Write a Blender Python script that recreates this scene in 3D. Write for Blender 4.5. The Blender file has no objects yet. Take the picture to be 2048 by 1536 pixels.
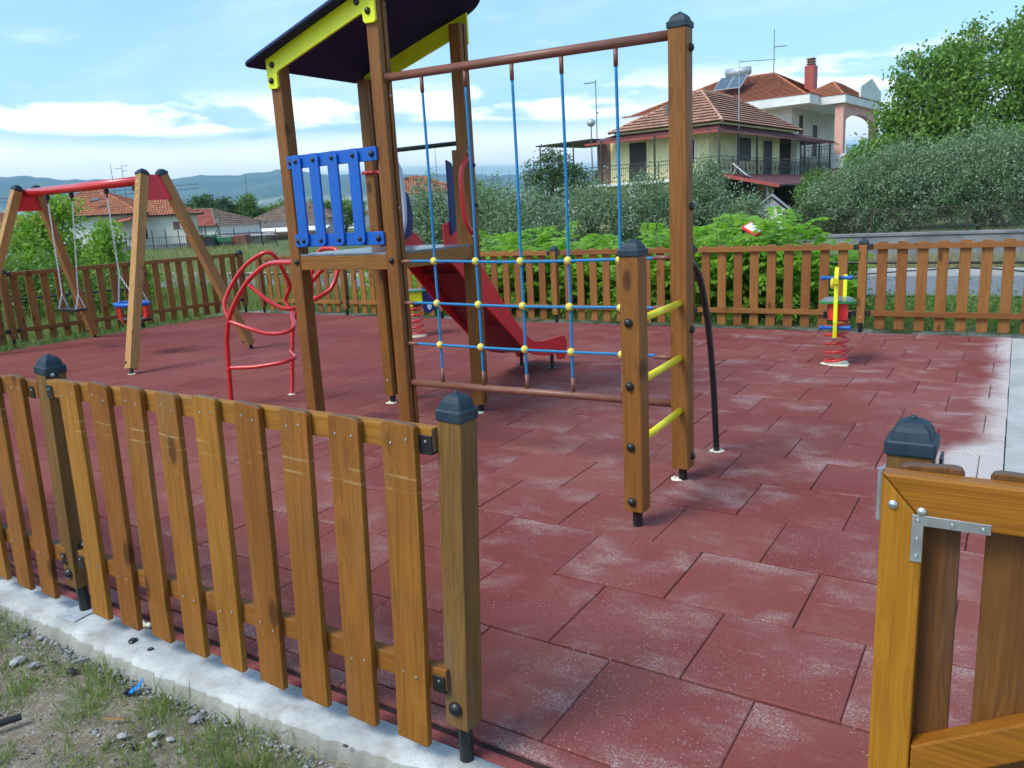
import bpy, bmesh, math, random
import numpy as np
from mathutils import Vector, Matrix

random.seed(7)
rng = np.random.default_rng(7)
S = bpy.context.scene
COL = S.collection
V = Vector
R = math.radians

# ------------------------------------------------------------------ camera
cam_d = bpy.data.cameras.new("camera")
cam = bpy.data.objects.new("camera", cam_d)
COL.objects.link(cam)
cam_d.sensor_width = 36.0
cam_d.lens = 27.700
cam_d.clip_start = 0.05
cam_d.clip_end = 40000
CAMROT = ((0.845676, -0.070421, 0.529031), (0.531096, 0.208788, -0.821185), (-0.052627, 0.975422, 0.213967))
cam.matrix_world = Matrix.Translation((0, 0, 1.5403)) @ Matrix(CAMROT).to_4x4()
S.camera = cam

# ------------------------------------------------------------------ exposure
S.view_settings.view_transform = 'Standard'
S.view_settings.look = 'None'
S.view_settings.exposure = 0.84
S.view_settings.gamma = 1.0
S.render.engine = 'CYCLES'
S.cycles.max_bounces = 6
S.cycles.volume_bounces = 0

# ------------------------------------------------------------------ sun and sky
SUN_EL, SUN_AZ = 52.0, 205.0          # azimuth clockwise from +Y
sun_d = bpy.data.lights.new("sun", 'SUN')
sun_d.energy = 1.5
sun_d.angle = R(20)
sun_d.color = (1.0, 0.96, 0.9)
sun = bpy.data.objects.new("sun", sun_d)
COL.objects.link(sun)
_d = V((math.sin(R(SUN_AZ)) * math.cos(R(SUN_EL)), math.cos(R(SUN_AZ)) * math.cos(R(SUN_EL)), math.sin(R(SUN_EL))))
sun.rotation_euler = _d.to_track_quat('Z', 'Y').to_euler()
sun.location = (0, -5, 20)


class NT:
    """tiny helper for node trees"""
    def __init__(s, tree):
        s.t = tree
    def n(s, typ, _in=None, **props):
        nd = s.t.nodes.new(typ)
        for k, v in props.items():
            setattr(nd, k, v)
        if _in:
            for k, v in _in.items():
                s.put(nd.inputs[k], v)
        return nd
    def put(s, sock, v):
        if isinstance(v, bpy.types.NodeSocket):
            s.t.links.new(v, sock)
        elif isinstance(v, bpy.types.Node):
            s.t.links.new(v.outputs[0], sock)
        else:
            if hasattr(sock.default_value, '__len__') and not isinstance(v, str):
                v = tuple(v)
                if len(sock.default_value) == 4 and len(v) == 3:
                    v = v + (1.0,)
            sock.default_value = v
    def math(s, op, a, b=0.0, c=None, clamp=False):
        nd = s.n('ShaderNodeMath', {0: a, 1: b}, operation=op, use_clamp=clamp)
        if c is not None:
            s.put(nd.inputs[2], c)
        return nd.outputs[0]
    def vmath(s, op, a, b=(0, 0, 0)):
        nd = s.n('ShaderNodeVectorMath', {0: a, 1: b}, operation=op)
        return nd.outputs[0]
    def mix(s, f, a, b, mode='MIX'):
        nd = s.n('ShaderNodeMix', data_type='RGBA', blend_type=mode, clamp_factor=True)
        s.put(nd.inputs[0], f); s.put(nd.inputs[6], a); s.put(nd.inputs[7], b)
        return nd.outputs[2]
    def noise(s, vec, scale, detail=3.0, rough=0.55, dist=0.0, col=False):
        nd = s.n('ShaderNodeTexNoise', {'Scale': scale, 'Detail': detail, 'Roughness': rough, 'Distortion': dist})
        if vec is not None:
            s.put(nd.inputs['Vector'], vec)
        return nd.outputs['Color' if col else 0]
    def ramp(s, f, a, b, lo=0.0, hi=1.0):
        nd = s.n('ShaderNodeMapRange', {0: f, 1: a, 2: b, 3: lo, 4: hi}, interpolation_type='SMOOTHSTEP')
        return nd.outputs[0]
    def comb(s, x, y, z):
        return s.n('ShaderNodeCombineXYZ', {0: x, 1: y, 2: z}).outputs[0]
    def sep(s, v):
        return s.n('ShaderNodeSeparateXYZ', {0: v}).outputs


world = bpy.data.worlds.new("World")
S.world = world
world.use_nodes = True
world.node_tree.nodes.clear()
w = NT(world.node_tree)
sky = w.n('ShaderNodeTexSky', sky_type='NISHITA', sun_disc=False, sun_elevation=R(SUN_EL), sun_rotation=R(SUN_AZ),
          air_density=1.0, dust_density=1.6, ozone_density=1.3)
gen = w.n('ShaderNodeTexCoord').outputs['Generated']
dx, dy, dz = w.sep(gen)
# clouds live on the sky dome: noise over the direction, flattened towards the horizon
up = w.math('ADD', w.math('MAXIMUM', dz, 0.0), 0.10)
cx = w.math('DIVIDE', dx, up)
cy = w.math('DIVIDE', dy, up)
cv = w.comb(cx, cy, 3.3)
wisp = w.ramp(w.noise(w.vmath('MULTIPLY', cv, (0.40, 0.9, 1.0)), 0.8, 7, 0.60, 0.5), 0.46, 0.82)
cv2 = w.comb(w.math('MULTIPLY', dx, 5.0), w.math('MULTIPLY', dy, 5.0), w.math('MULTIPLY', dz, 19.0))
cum = w.noise(cv2, 1.55, 8, 0.55, 0.1)
elv = w.math('ADD', dz, w.math('MULTIPLY', w.math('SUBTRACT', w.noise(w.vmath('MULTIPLY', gen, (3.0, 3.0, 0.0)), 1.0, 2), 0.5), 0.03))
bandA = w.math('MULTIPLY', w.ramp(elv, 0.052, 0.060), w.ramp(elv, 0.112, 0.084))
bandB = w.math('MULTIPLY', w.ramp(elv, 0.100, 0.112), w.ramp(elv, 0.165, 0.128))
cumA = w.ramp(w.math('ADD', cum, w.math('MULTIPLY', bandA, 0.30)), 0.50, 0.61)
cumB = w.ramp(w.math('ADD', cum, w.math('MULTIPLY', bandB, 0.165)), 0.55, 0.65)
fair = w.ramp(w.math('SUBTRACT', cum, w.math('MULTIPLY', dz, 0.10)), 0.57, 0.74)
low_ = w.ramp(dz, 0.035, 0.055)
cl = w.math('MULTIPLY', w.math('MAXIMUM', w.math('MULTIPLY', w.math('MAXIMUM', w.math('MAXIMUM', w.math('MULTIPLY', cumA, bandA), w.math('MULTIPLY', cumB, bandB)), w.math('MULTIPLY', fair, 0.22)), 1.0), w.math('MULTIPLY', wisp, 0.55)), low_, clamp=True)
veil = w.math('ADD', w.math('MULTIPLY', cl, 0.92), 0.03, clamp=True)
skyc = w.mix(1.0, sky.outputs[0], (0.86, 1.10, 1.10), 'MULTIPLY')
cloudc = w.mix(w.noise(cv2, 2.3, 4, 0.5), (6.2, 6.7, 7.2), (9.0, 9.0, 9.0))
skym = w.mix(veil, skyc, cloudc)
bg = w.n('ShaderNodeBackground', {'Color': skym, 'Strength': 0.14})
out = w.n('ShaderNodeOutputWorld')
w.t.links.new(bg.outputs[0], out.inputs[0])

# ------------------------------------------------------------------ object helpers
MW = {}


def link(name, data, mat=None, parent=None, mw=None):
    o = bpy.data.objects.new(name, data)
    COL.objects.link(o)
    mw = mw or Matrix.Identity(4)
    MW[o] = mw
    if parent is not None:
        o.parent = parent
        o.matrix_basis = MW[parent].inverted() @ mw
    else:
        o.matrix_basis = mw
    if mat is not None and data is not None and not data.materials:
        data.materials.append(mat)
    return o


def tag(o, label=None, cat=None, group=None, kind=None):
    if label: o['label'] = label
    if cat: o['category'] = cat
    if group: o['group'] = group
    if kind: o['kind'] = kind
    return o


def thing(name, label, cat, loc=(0, 0, 0), rz=0.0, group=None):
    o = link(name, None, None, None, Matrix.Translation(loc) @ Matrix.Rotation(rz, 4, 'Z'))
    o.empty_display_size = 0.2
    return tag(o, label, cat, group)


def mesh_of(bm, name="mesh", smooth=False):
    me = bpy.data.meshes.new(name)
    bmesh.ops.recalc_face_normals(bm, faces=bm.faces)
    bm.to_mesh(me)
    bm.free()
    if smooth:
        for p in me.polygons:
            p.use_smooth = True
    return me


def part(name, bm, mat, parent=None, mw=None, smooth=False):
    return link(name, mesh_of(bm, name, smooth), mat, parent, mw)


def B():
    return bmesh.new()


def add_box(bm, c, s, rot=None, bevel=0.0, seg=1):
    m = Matrix.Translation(c)
    if rot is not None:
        m = m @ rot.to_4x4()
    r = bmesh.ops.create_cube(bm, size=1.0, matrix=m @ Matrix.Diagonal((s[0], s[1], s[2], 1)))
    if bevel > 0:
        vs = set(r['verts'])
        es = [e for e in bm.edges if e.verts[0] in vs and e.verts[1] in vs]
        bmesh.ops.bevel(bm, geom=es, offset=bevel, segments=seg, profile=0.6, affect='EDGES')
    return bm


def add_tube(bm, pts, r, seg=10, cap=True, closed=False):
    pts = [V(p) for p in pts]
    n = len(pts)
    rings = []
    prev = None
    for i, p in enumerate(pts):
        if closed:
            t = pts[(i + 1) % n] - pts[(i - 1) % n]
        else:
            t = pts[min(i + 1, n - 1)] - pts[max(i - 1, 0)]
        t.normalize()
        if prev is None:
            a = V((0, 0, 1)) if abs(t.z) < 0.9 else V((1, 0, 0))
            x = t.cross(a).normalized()
        else:
            x = (prev - t * prev.dot(t)).normalized()
        prev = x
        y = t.cross(x)
        rr = r[i] if hasattr(r, '__len__') else r
        rings.append([bm.verts.new(p + (x * math.cos(2 * math.pi * k / seg) + y * math.sin(2 * math.pi * k / seg)) * rr) for k in range(seg)])
    m = n if closed else n - 1
    for i in range(m):
        a, b = rings[i], rings[(i + 1) % n]
        for k in range(seg):
            bm.faces.new((a[k], a[(k + 1) % seg], b[(k + 1) % seg], b[k]))
    if cap and not closed:
        bm.faces.new(rings[0][::-1]); bm.faces.new(rings[-1])
    return bm


def spline(pts, k=6):
    pts = [V(p) for p in pts]
    o = []
    n = len(pts)
    for i in range(n - 1):
        p0, p1, p2, p3 = pts[max(i - 1, 0)], pts[i], pts[i + 1], pts[min(i + 2, n - 1)]
        for j in range(k):
            t = j / k
            o.append(0.5 * ((2 * p1) + (p2 - p0) * t + (2 * p0 - 5 * p1 + 4 * p2 - p3) * t * t + (3 * p1 - p0 - 3 * p2 + p3) * t ** 3))
    o.append(pts[-1])
    return o


def add_ball(bm, c, r, sc=(1, 1, 1), seg=12, ring=8, rot=None):
    m = Matrix.Translation(c)
    if rot is not None:
        m = m @ rot.to_4x4()
    bmesh.ops.create_uvsphere(bm, u_segments=seg, v_segments=ring, radius=r, matrix=m @ Matrix.Diagonal((sc[0], sc[1], sc[2], 1)))
    return bm


def add_lathe(bm, prof, seg=16, m=None):
    m = m or Matrix.Identity(4)
    rings = []
    for r, z in prof:
        rings.append([bm.verts.new(m @ V((r * math.cos(2 * math.pi * k / seg), r * math.sin(2 * math.pi * k / seg), z))) for k in range(seg)])
    for a, b in zip(rings, rings[1:]):
        for k in range(seg):
            bm.faces.new((a[k], a[(k + 1) % seg], b[(k + 1) % seg], b[k]))
    bm.faces.new(rings[0][::-1]); bm.faces.new(rings[-1])
    return bm


def add_prism(bm, pts, ext, bevel=0.0):
    """closed polygon pts (3D), extruded by vector ext"""
    ext = V(ext)
    a = [bm.verts.new(V(p)) for p in pts]
    b = [bm.verts.new(V(p) + ext) for p in pts]
    fs = [bm.faces.new(a[::-1]), bm.faces.new(b)]
    n = len(pts)
    for i in range(n):
        fs.append(bm.faces.new((a[i], a[(i + 1) % n], b[(i + 1) % n], b[i])))
    if bevel:
        bmesh.ops.recalc_face_normals(bm, faces=fs)
        es = list(set(e for f in fs[:2] for e in f.edges))
        bmesh.ops.bevel(bm, geom=es, offset=bevel, segments=2, profile=0.5, affect='EDGES')
    return bm


def frame(p0, p1, side=None):
    p0, p1 = V(p0), V(p1)
    z = (p1 - p0).normalized()
    s = V(side) if side is not None else (V((1, 0, 0)) if abs(z.x) < 0.9 else V((0, 1, 0)))
    x = (s - z * s.dot(z)).normalized()
    y = z.cross(x)
    m = Matrix((x, y, z)).transposed().to_4x4()
    m.translation = p0
    return m, (p1 - p0).length


def beam(name, p0, p1, wx, wy, mat, parent, side=None, bevel=0.005, seg=2):
    """timber from p0 to p1; local z runs along it, so the grain does too"""
    m, L = frame(p0, p1, side)
    bm = B()
    add_box(bm, (0, 0, L / 2), (wx, wy, L), bevel=bevel, seg=seg)
    return part(name, bm, mat, parent, m)


def copy_thing(o, mw, label=None):
    c = o.copy(); COL.objects.link(c); MW[c] = mw
    c.matrix_basis = mw
    if label: c['label'] = label
    for ch in list(o.children):
        d = ch.copy(); COL.objects.link(d); d.parent = c
        for g in list(ch.children):
            e = g.copy(); COL.objects.link(e); e.parent = d
    return c


# ------------------------------------------------------------------ materials
def new_mat(name):
    m = bpy.data.materials.new(name)
    m.use_nodes = True
    m.node_tree.nodes.clear()
    t = NT(m.node_tree)
    o = t.n('ShaderNodeOutputMaterial')
    return m, t, o


def finish(t, o, col, rough=0.5, bump=None, bstr=0.3, bdist=0.01, metal=0.0, spec=0.5, coat=0.0):
    p = t.n('ShaderNodeBsdfPrincipled', {'Base Color': col, 'Roughness': rough, 'Metallic': metal, 'Specular IOR Level': spec, 'Coat Weight': coat})
    if bump is not None:
        b = t.n('ShaderNodeBump', {'Height': bump, 'Strength': bstr, 'Distance': bdist})
        t.t.links.new(b.outputs[0], p.inputs['Normal'])
    t.t.links.new(p.outputs[0], o.inputs[0])
    return p


def plain(name, col, rough=0.5, var=0.12, scale=8.0, metal=0.0, spec=0.5, bstr=0.1, dirt=None, dirt_amt=0.3, coat=0.0):
    """a painted / moulded / metal surface with slight mottling and optional dust"""
    m, t, o = new_mat(name)
    co = t.n('ShaderNodeTexCoord').outputs['Object']
    n1 = t.noise(co, scale, 5, 0.6)
    n2 = t.noise(co, scale * 9, 3, 0.6)
    c = t.mix(t.ramp(n1, 0.3, 0.7), tuple(x * (1 - var) for x in col), tuple(min(1, x * (1 + var)) for x in col))
    if dirt is not None:
        d = t.math('MULTIPLY', t.ramp(t.noise(co, scale * 1.7, 6, 0.65), 0.48, 0.72), dirt_amt)
        c = t.mix(d, c, dirt)
    r = t.math('ADD', t.math('MULTIPLY', n1, 0.2), rough - 0.1)
    finish(t, o, c, r, n2, bstr, 0.002, metal, spec, coat)
    return m


def wood(name, light, dark, grey=0.15, rough=0.5, knots=0.62, stain=0.35, scratch=False):
    m, t, o = new_mat(name)
    co = t.n('ShaderNodeTexCoord').outputs['Object']
    rnd = t.n('ShaderNodeObjectInfo').outputs['Random']
    off = t.comb(t.math('MULTIPLY', rnd, 37.0), t.math('MULTIPLY', rnd, 71.0), t.math('MULTIPLY', rnd, 113.0))
    p = t.vmath('ADD', co, off)
    kv = t.vmath('MULTIPLY', p, (8.0, 3.0, 3.4))
    vo = t.n('ShaderNodeTexVoronoi', {'Vector': kv, 'Scale': 1.0, 'Randomness': 1.0})
    kd = vo.outputs['Distance']
    pick = t.math('GREATER_THAN', t.sep(vo.outputs['Color'])[0], knots)
    near = t.math('MULTIPLY', t.ramp(kd, 0.46, 0.0), pick)
    core = t.math('MULTIPLY', t.ramp(kd, 0.23, 0.10), pick)
    gx, gy, gz = t.sep(p)
    warp = t.math('MULTIPLY', near, 0.035)
    gv = t.comb(t.math('ADD', gx, warp), t.math('ADD', gy, warp), gz)
    w1 = t.noise(t.vmath('MULTIPLY', gv, (22, 22, 0.9)), 1.0, 3, 0.5, 0.6)
    rings = t.math('SINE', t.math('MULTIPLY', w1, 40.0))
    rings = t.ramp(rings, -0.5, 1.0)
    fine = t.noise(t.vmath('MULTIPLY', gv, (260, 260, 7)), 1.0, 2, 0.5)
    broad = t.noise(t.vmath('MULTIPLY', p, (5, 5, 1.6)), 1.0, 4, 0.6)
    c = t.mix(t.math('MULTIPLY', rings, 0.42), light, dark)
    c = t.mix(t.math('MULTIPLY', t.ramp(fine, 0.42, 0.75), 0.35), c, tuple(x * 0.55 for x in dark))
    c = t.mix(t.math('MULTIPLY', t.ramp(broad, 0.40, 0.70), stain), c, tuple(x * 0.75 for x in dark))
    c = t.mix(t.math('MULTIPLY', t.ramp(t.noise(t.vmath('MULTIPLY', p, (9, 9, 1.1)), 1.0, 5, 0.65), 0.52, 0.78), grey), c, (0.17, 0.14, 0.11))
    c = t.mix(t.math('MULTIPLY', core, 0.85), c, tuple(x * 0.28 for x in dark))
    c = t.mix(t.math('MULTIPLY', near, 0.25), c, dark)
    if scratch:
        ox, oy, oz = t.sep(co)
        lz = t.math('ADD', oz, t.math('MULTIPLY', t.math('SUBTRACT', t.noise(p, 7.0, 2), 0.5), 0.012))
        for zc in (0.815, 0.775):
            ln = t.math('LESS_THAN', t.math('ABSOLUTE', t.math('SUBTRACT', lz, zc)), 0.0035)
            c = t.mix(t.math('MULTIPLY', t.math('MULTIPLY', ln, t.ramp(t.noise(p, 16.0, 3), 0.42, 0.62)), 0.42), c, (0.52, 0.36, 0.18))
        c = t.mix(t.ramp(t.noise(t.vmath('MULTIPLY', p, (3.0, 3.0, 2.2)), 2.2, 5, 0.6), 0.60, 0.78, 0.0, 0.5), c, (0.115, 0.078, 0.042))
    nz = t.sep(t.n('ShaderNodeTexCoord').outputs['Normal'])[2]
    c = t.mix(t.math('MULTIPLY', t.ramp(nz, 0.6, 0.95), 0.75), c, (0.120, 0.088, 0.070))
    hs = t.n('ShaderNodeHueSaturation', {'Color': c, 'Hue': t.math('ADD', t.math('MULTIPLY', rnd, 0.012), 0.497),
                                         'Saturation': 1.0, 'Value': t.math('ADD', t.math('MULTIPLY', rnd, 0.34), 0.83)})
    h = t.math('ADD', t.math('MULTIPLY', rings, 0.5), fine)
    finish(t, o, hs.outputs[0], t.math('ADD', t.math('MULTIPLY', broad, 0.25), rough - 0.08), h, 0.25, 0.0015, spec=0.28)
    return m


M = {}
M['wood_front'] = wood('stained_pine_honey', (0.325, 0.120, 0.018), (0.180, 0.060, 0.010), 0.28, 0.56, 0.35, scratch=True)
M['wood_post'] = wood('weathered_pine_post', (0.220, 0.106, 0.030), (0.112, 0.050, 0.013), 0.60, 0.55, 0.75)
M['wood_play'] = wood('stained_pine_play', (0.300, 0.116, 0.024), (0.165, 0.058, 0.012), 0.14, 0.45, 0.50)
M['wood_swing'] = wood('pale_pine_swing', (0.470, 0.225, 0.075), (0.310, 0.140, 0.045), 0.10, 0.5, 0.60)
M['wood_back'] = wood('stained_pine_red_brown', (0.310, 0.118, 0.032), (0.185, 0.064, 0.017), 0.15, 0.5, 0.45)
M['wood_gate'] = wood('varnished_pine_gate', (0.365, 0.134, 0.013), (0.235, 0.079, 0.008), 0.05, 0.38, 0.66)
M['wood_gatepick'] = wood('brown_pine_gate', (0.190, 0.072, 0.018), (0.085, 0.030, 0.009), 0.20, 0.5, 0.30, stain=0.6)
M['cap'] = plain('blue_grey_plastic', (0.018, 0.036, 0.052), 0.55, 0.15, 14, spec=0.3, dirt=(0.06, 0.08, 0.09), dirt_amt=0.3)
M['black'] = plain('black_plastic', (0.014, 0.014, 0.016), 0.38, 0.2, 20)
M['black_metal'] = plain('black_painted_steel', (0.012, 0.013, 0.015), 0.35, 0.2, 12)
M['steel'] = plain('zinc_steel', (0.55, 0.57, 0.58), 0.36, 0.10, 22, metal=0.85)
M['dull_zinc'] = plain('dull_zinc_plate', (0.36, 0.38, 0.40), 0.6, 0.15, 30)
M['chain'] = plain('galvanised_chain', (0.62, 0.64, 0.65), 0.35, 0.10, 30, metal=0.7)
M['bolt_zinc'] = plain('zinc_screw', (0.58, 0.60, 0.60), 0.28, 0.05, 40, metal=0.85)
M['red'] = plain('red_painted_steel', (0.60, 0.022, 0.020), 0.30, 0.06, 5, coat=0.3)
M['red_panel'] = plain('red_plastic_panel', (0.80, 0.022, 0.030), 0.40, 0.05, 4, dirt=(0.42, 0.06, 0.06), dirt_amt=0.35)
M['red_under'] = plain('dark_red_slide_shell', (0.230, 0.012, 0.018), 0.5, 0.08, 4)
M['blue_panel'] = plain('blue_plastic_panel', (0.003, 0.100, 0.460), 0.40, 0.05, 5, dirt=(0.05, 0.16, 0.44), dirt_amt=0.3)
M['navy'] = plain('navy_plastic', (0.006, 0.020, 0.150), 0.42, 0.1, 5)
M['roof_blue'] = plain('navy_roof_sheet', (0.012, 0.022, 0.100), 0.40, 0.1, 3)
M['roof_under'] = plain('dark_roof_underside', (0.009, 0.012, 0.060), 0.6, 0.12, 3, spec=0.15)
M['yellow'] = plain('yellow_plastic', (0.80, 0.82, 0.010), 0.42, 0.06, 5)
M['yellow_bar'] = plain('yellow_painted_bar', (0.78, 0.66, 0.010), 0.36, 0.05, 7)
M['knob_yellow'] = plain('cream_yellow_connector', (0.80, 0.60, 0.09), 0.45, 0.08, 30)
M['green'] = plain('green_plastic', (0.030, 0.250, 0.070), 0.4, 0.08, 9)
M['white'] = plain('white_plastic', (0.70, 0.73, 0.80), 0.42, 0.05, 6)
M['brown_bar'] = plain('brown_painted_tube', (0.210, 0.078, 0.050), 0.42, 0.10, 5, dirt=(0.30, 0.16, 0.12), dirt_amt=0.3)
M['hpl'] = plain('grey_platform_board', (0.16, 0.18, 0.22), 0.25, 0.12, 4, dirt=(0.35, 0.36, 0.38), dirt_amt=0.5)
M['foam'] = plain('cream_foam', (0.72, 0.68, 0.52), 0.8, 0.08, 30)
M['blue_litter'] = plain('blue_wrapper', (0.010, 0.22, 0.62), 0.3, 0.1, 40)


def rope_mat():
    m, t, o = new_mat('blue_rope')
    co = t.n('ShaderNodeTexCoord').outputs['Object']
    x, y, z = t.sep(co)
    a = t.n('ShaderNodeMath', {0: y, 1: x}, operation='ARCTAN2').outputs[0]
    tw = t.math('SINE', t.math('ADD', t.math('MULTIPLY', z, 420.0), t.math('MULTIPLY', a, 3.0)))
    c = t.mix(t.ramp(tw, -0.8, 0.6), (0.004, 0.125, 0.300), (0.008, 0.260, 0.560))
    c = t.mix(t.math('MULTIPLY', t.ramp(t.noise(co, 30, 3), 0.5, 0.75), 0.25), c, (0.05, 0.27, 0.50))
    finish(t, o, c, 0.6, tw, 0.5, 0.002)
    return m


M['rope'] = rope_mat()


def rubber_mat():
    m, t, o = new_mat('red_rubber_tile')
    geo = t.n('ShaderNodeNewGeometry')
    p = geo.outputs['Position']
    isl = geo.outputs['Random Per Island']
    x, y, z = t.sep(p)
    g1 = t.noise(p, 230, 2, 0.6)
    g2 = t.noise(p, 60, 3, 0.6)
    broad = t.noise(p, 0.55, 4, 0.55)
    c = t.mix(g1, (0.122, 0.021, 0.018), (0.308, 0.074, 0.063))
    c = t.mix(t.math('MULTIPLY', t.ramp(g2, 0.35, 0.70), 0.35), c, (0.155, 0.032, 0.030))
    c = t.mix(t.ramp(broad, 0.35, 0.68, 0.0, 0.28), c, (0.310, 0.118, 0.104))
    hs = t.n('ShaderNodeHueSaturation', {'Color': c, 'Hue': t.math('ADD', t.math('MULTIPLY', isl, 0.006), 0.497), 'Saturation': 0.96,
                                         'Value': t.math('ADD', t.math('MULTIPLY', isl, 0.16), 0.92)})
    c = hs.outputs[0]
    # pale cement dust trodden into the tiles, more of it towards the entrance side (+x)
    side = t.ramp(x, -7.0, -0.6)
    iv = t.comb(t.math('MULTIPLY', isl, 9.0), t.math('MULTIPLY', isl, 23.0), 0.0)
    blot = t.noise(t.vmath('ADD', t.vmath('MULTIPLY', p, (1.5, 2.1, 1.0)), iv), 1.25, 6, 0.66, 0.3)
    gran = t.ramp(t.noise(p, 120, 3, 0.7), 0.35, 0.68)
    dust = t.math('MULTIPLY', t.math('MULTIPLY', t.ramp(blot, 0.46, 0.80), gran), t.math('MULTIPLY', side, 0.86))
    dust = t.math('MAXIMUM', dust, t.math('MULTIPLY', t.math('MULTIPLY', t.ramp(t.noise(p, 160, 2, 0.8), 0.50, 0.66), t.ramp(t.noise(p, 1.1, 4, 0.6), 0.36, 0.64)), t.math('MULTIPLY', side, 0.14)))
    streak = t.noise(t.vmath('MULTIPLY', p, (2.2, 13.0, 1.0)), 1.6, 4, 0.6)
    dust = t.math('MAXIMUM', dust, t.math('MULTIPLY', t.math('MULTIPLY', t.ramp(streak, 0.60, 0.78), gran), t.math('MULTIPLY', t.ramp(x, -4.0, -0.4), 0.45)))
    en = t.math('ADD', t.math('MULTIPLY', t.noise(p, 2.4, 5, 0.65), 0.42), t.math('MULTIPLY', isl, 0.08))
    edge = t.math('ADD', t.math('ADD', x, t.math('SUBTRACT', en, 0.29)), t.math('MULTIPLY', t.ramp(y, 5.5, 5.2), 0.20))
    edge = t.math('MULTIPLY', t.ramp(edge, -0.26, 0.02), t.ramp(y, 3.9, 4.5))
    edge = t.math('MULTIPLY', edge, t.math('ADD', t.math('MULTIPLY', t.math('ADD', g2, gran), 0.45), 0.42), clamp=True)
    dust = t.math('MAXIMUM', dust, edge)
    c = t.mix(dust, c, (0.570, 0.515, 0.500))
    # crumbs of white grit
    vo = t.n('ShaderNodeTexVoronoi', {'Vector': t.vmath('MULTIPLY', p, (1, 1, 0.01)), 'Scale': 95.0})
    cr, cg, cb = t.sep(vo.outputs['Color'])
    clus = t.math('MULTIPLY', t.ramp(t.noise(p, 1.6, 4, 0.6), 0.34, 0.62), t.ramp(x, -8.0, -1.0, 0.25, 1.0))
    grit = t.math('MULTIPLY', t.math('LESS_THAN', vo.outputs['Distance'], t.math('ADD', t.math('MULTIPLY', cg, 0.12), 0.09)), t.math('GREATER_THAN', t.math('MULTIPLY', cr, clus), 0.44))
    c = t.mix(t.math('MULTIPLY', grit, 0.62), c, (0.62, 0.56, 0.54))
    finish(t, o, c, 0.86, t.math('ADD', g1, g2), 0.55, 0.004, spec=0.08)
    return m


M['rubber'] = rubber_mat()
M['rubber_bed'] = plain('dark_rubber_bed', (0.030, 0.008, 0.009), 0.9, 0.2, 30)


def concrete(name, a, b, scale=3.0, spots=True, rough=0.85, bstr=0.5):
    m, t, o = new_mat(name)
    p = t.n('ShaderNodeNewGeometry').outputs['Position']
    n1 = t.noise(p, scale, 6, 0.62)
    n2 = t.noise(p, 45, 4, 0.7)
    c = t.mix(t.ramp(n1, 0.32, 0.68), a, b)
    c = t.mix(t.math('MULTIPLY', t.ramp(n2, 0.5, 0.8), 0.4), c, tuple(x * 0.6 for x in a))
    c = t.mix(t.ramp(t.noise(p, 160, 3, 0.8), 0.52, 0.70, 0.0, 0.35), c, tuple(x * 0.45 for x in a))
    if spots:
        c = t.mix(t.math('MULTIPLY', t.ramp(t.noise(p, 4.5, 5, 0.65), 0.56, 0.72), 0.6), c, (0.27, 0.23, 0.17))
    finish(t, o, c, rough, t.math('ADD', t.math('MULTIPLY', n2, 0.8), t.noise(p, 140, 3, 0.7)), bstr, 0.008, spec=0.15)
    return m


M['kerb'] = concrete('rough_white_concrete', (0.34, 0.335, 0.33), (0.56, 0.555, 0.545), 4.0, bstr=0.28)
M['kerb_side'] = concrete('beige_strip_side', (0.27, 0.25, 0.22), (0.40, 0.38, 0.34), 4.0)
M['slab'] = concrete('pale_concrete_slab', (0.36, 0.355, 0.345), (0.50, 0.49, 0.48), 2.0)
M['redstrip'] = concrete('red_painted_edging', (0.19, 0.045, 0.042), (0.30, 0.085, 0.075), 7.0, False)
M['block'] = concrete('grey_block_wall', (0.17, 0.17, 0.18), (0.27, 0.27, 0.28), 2.0, False)
M['rubble'] = concrete('grey_rubble', (0.25, 0.25, 0.26), (0.48, 0.48, 0.48), 9.0, False)


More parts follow.
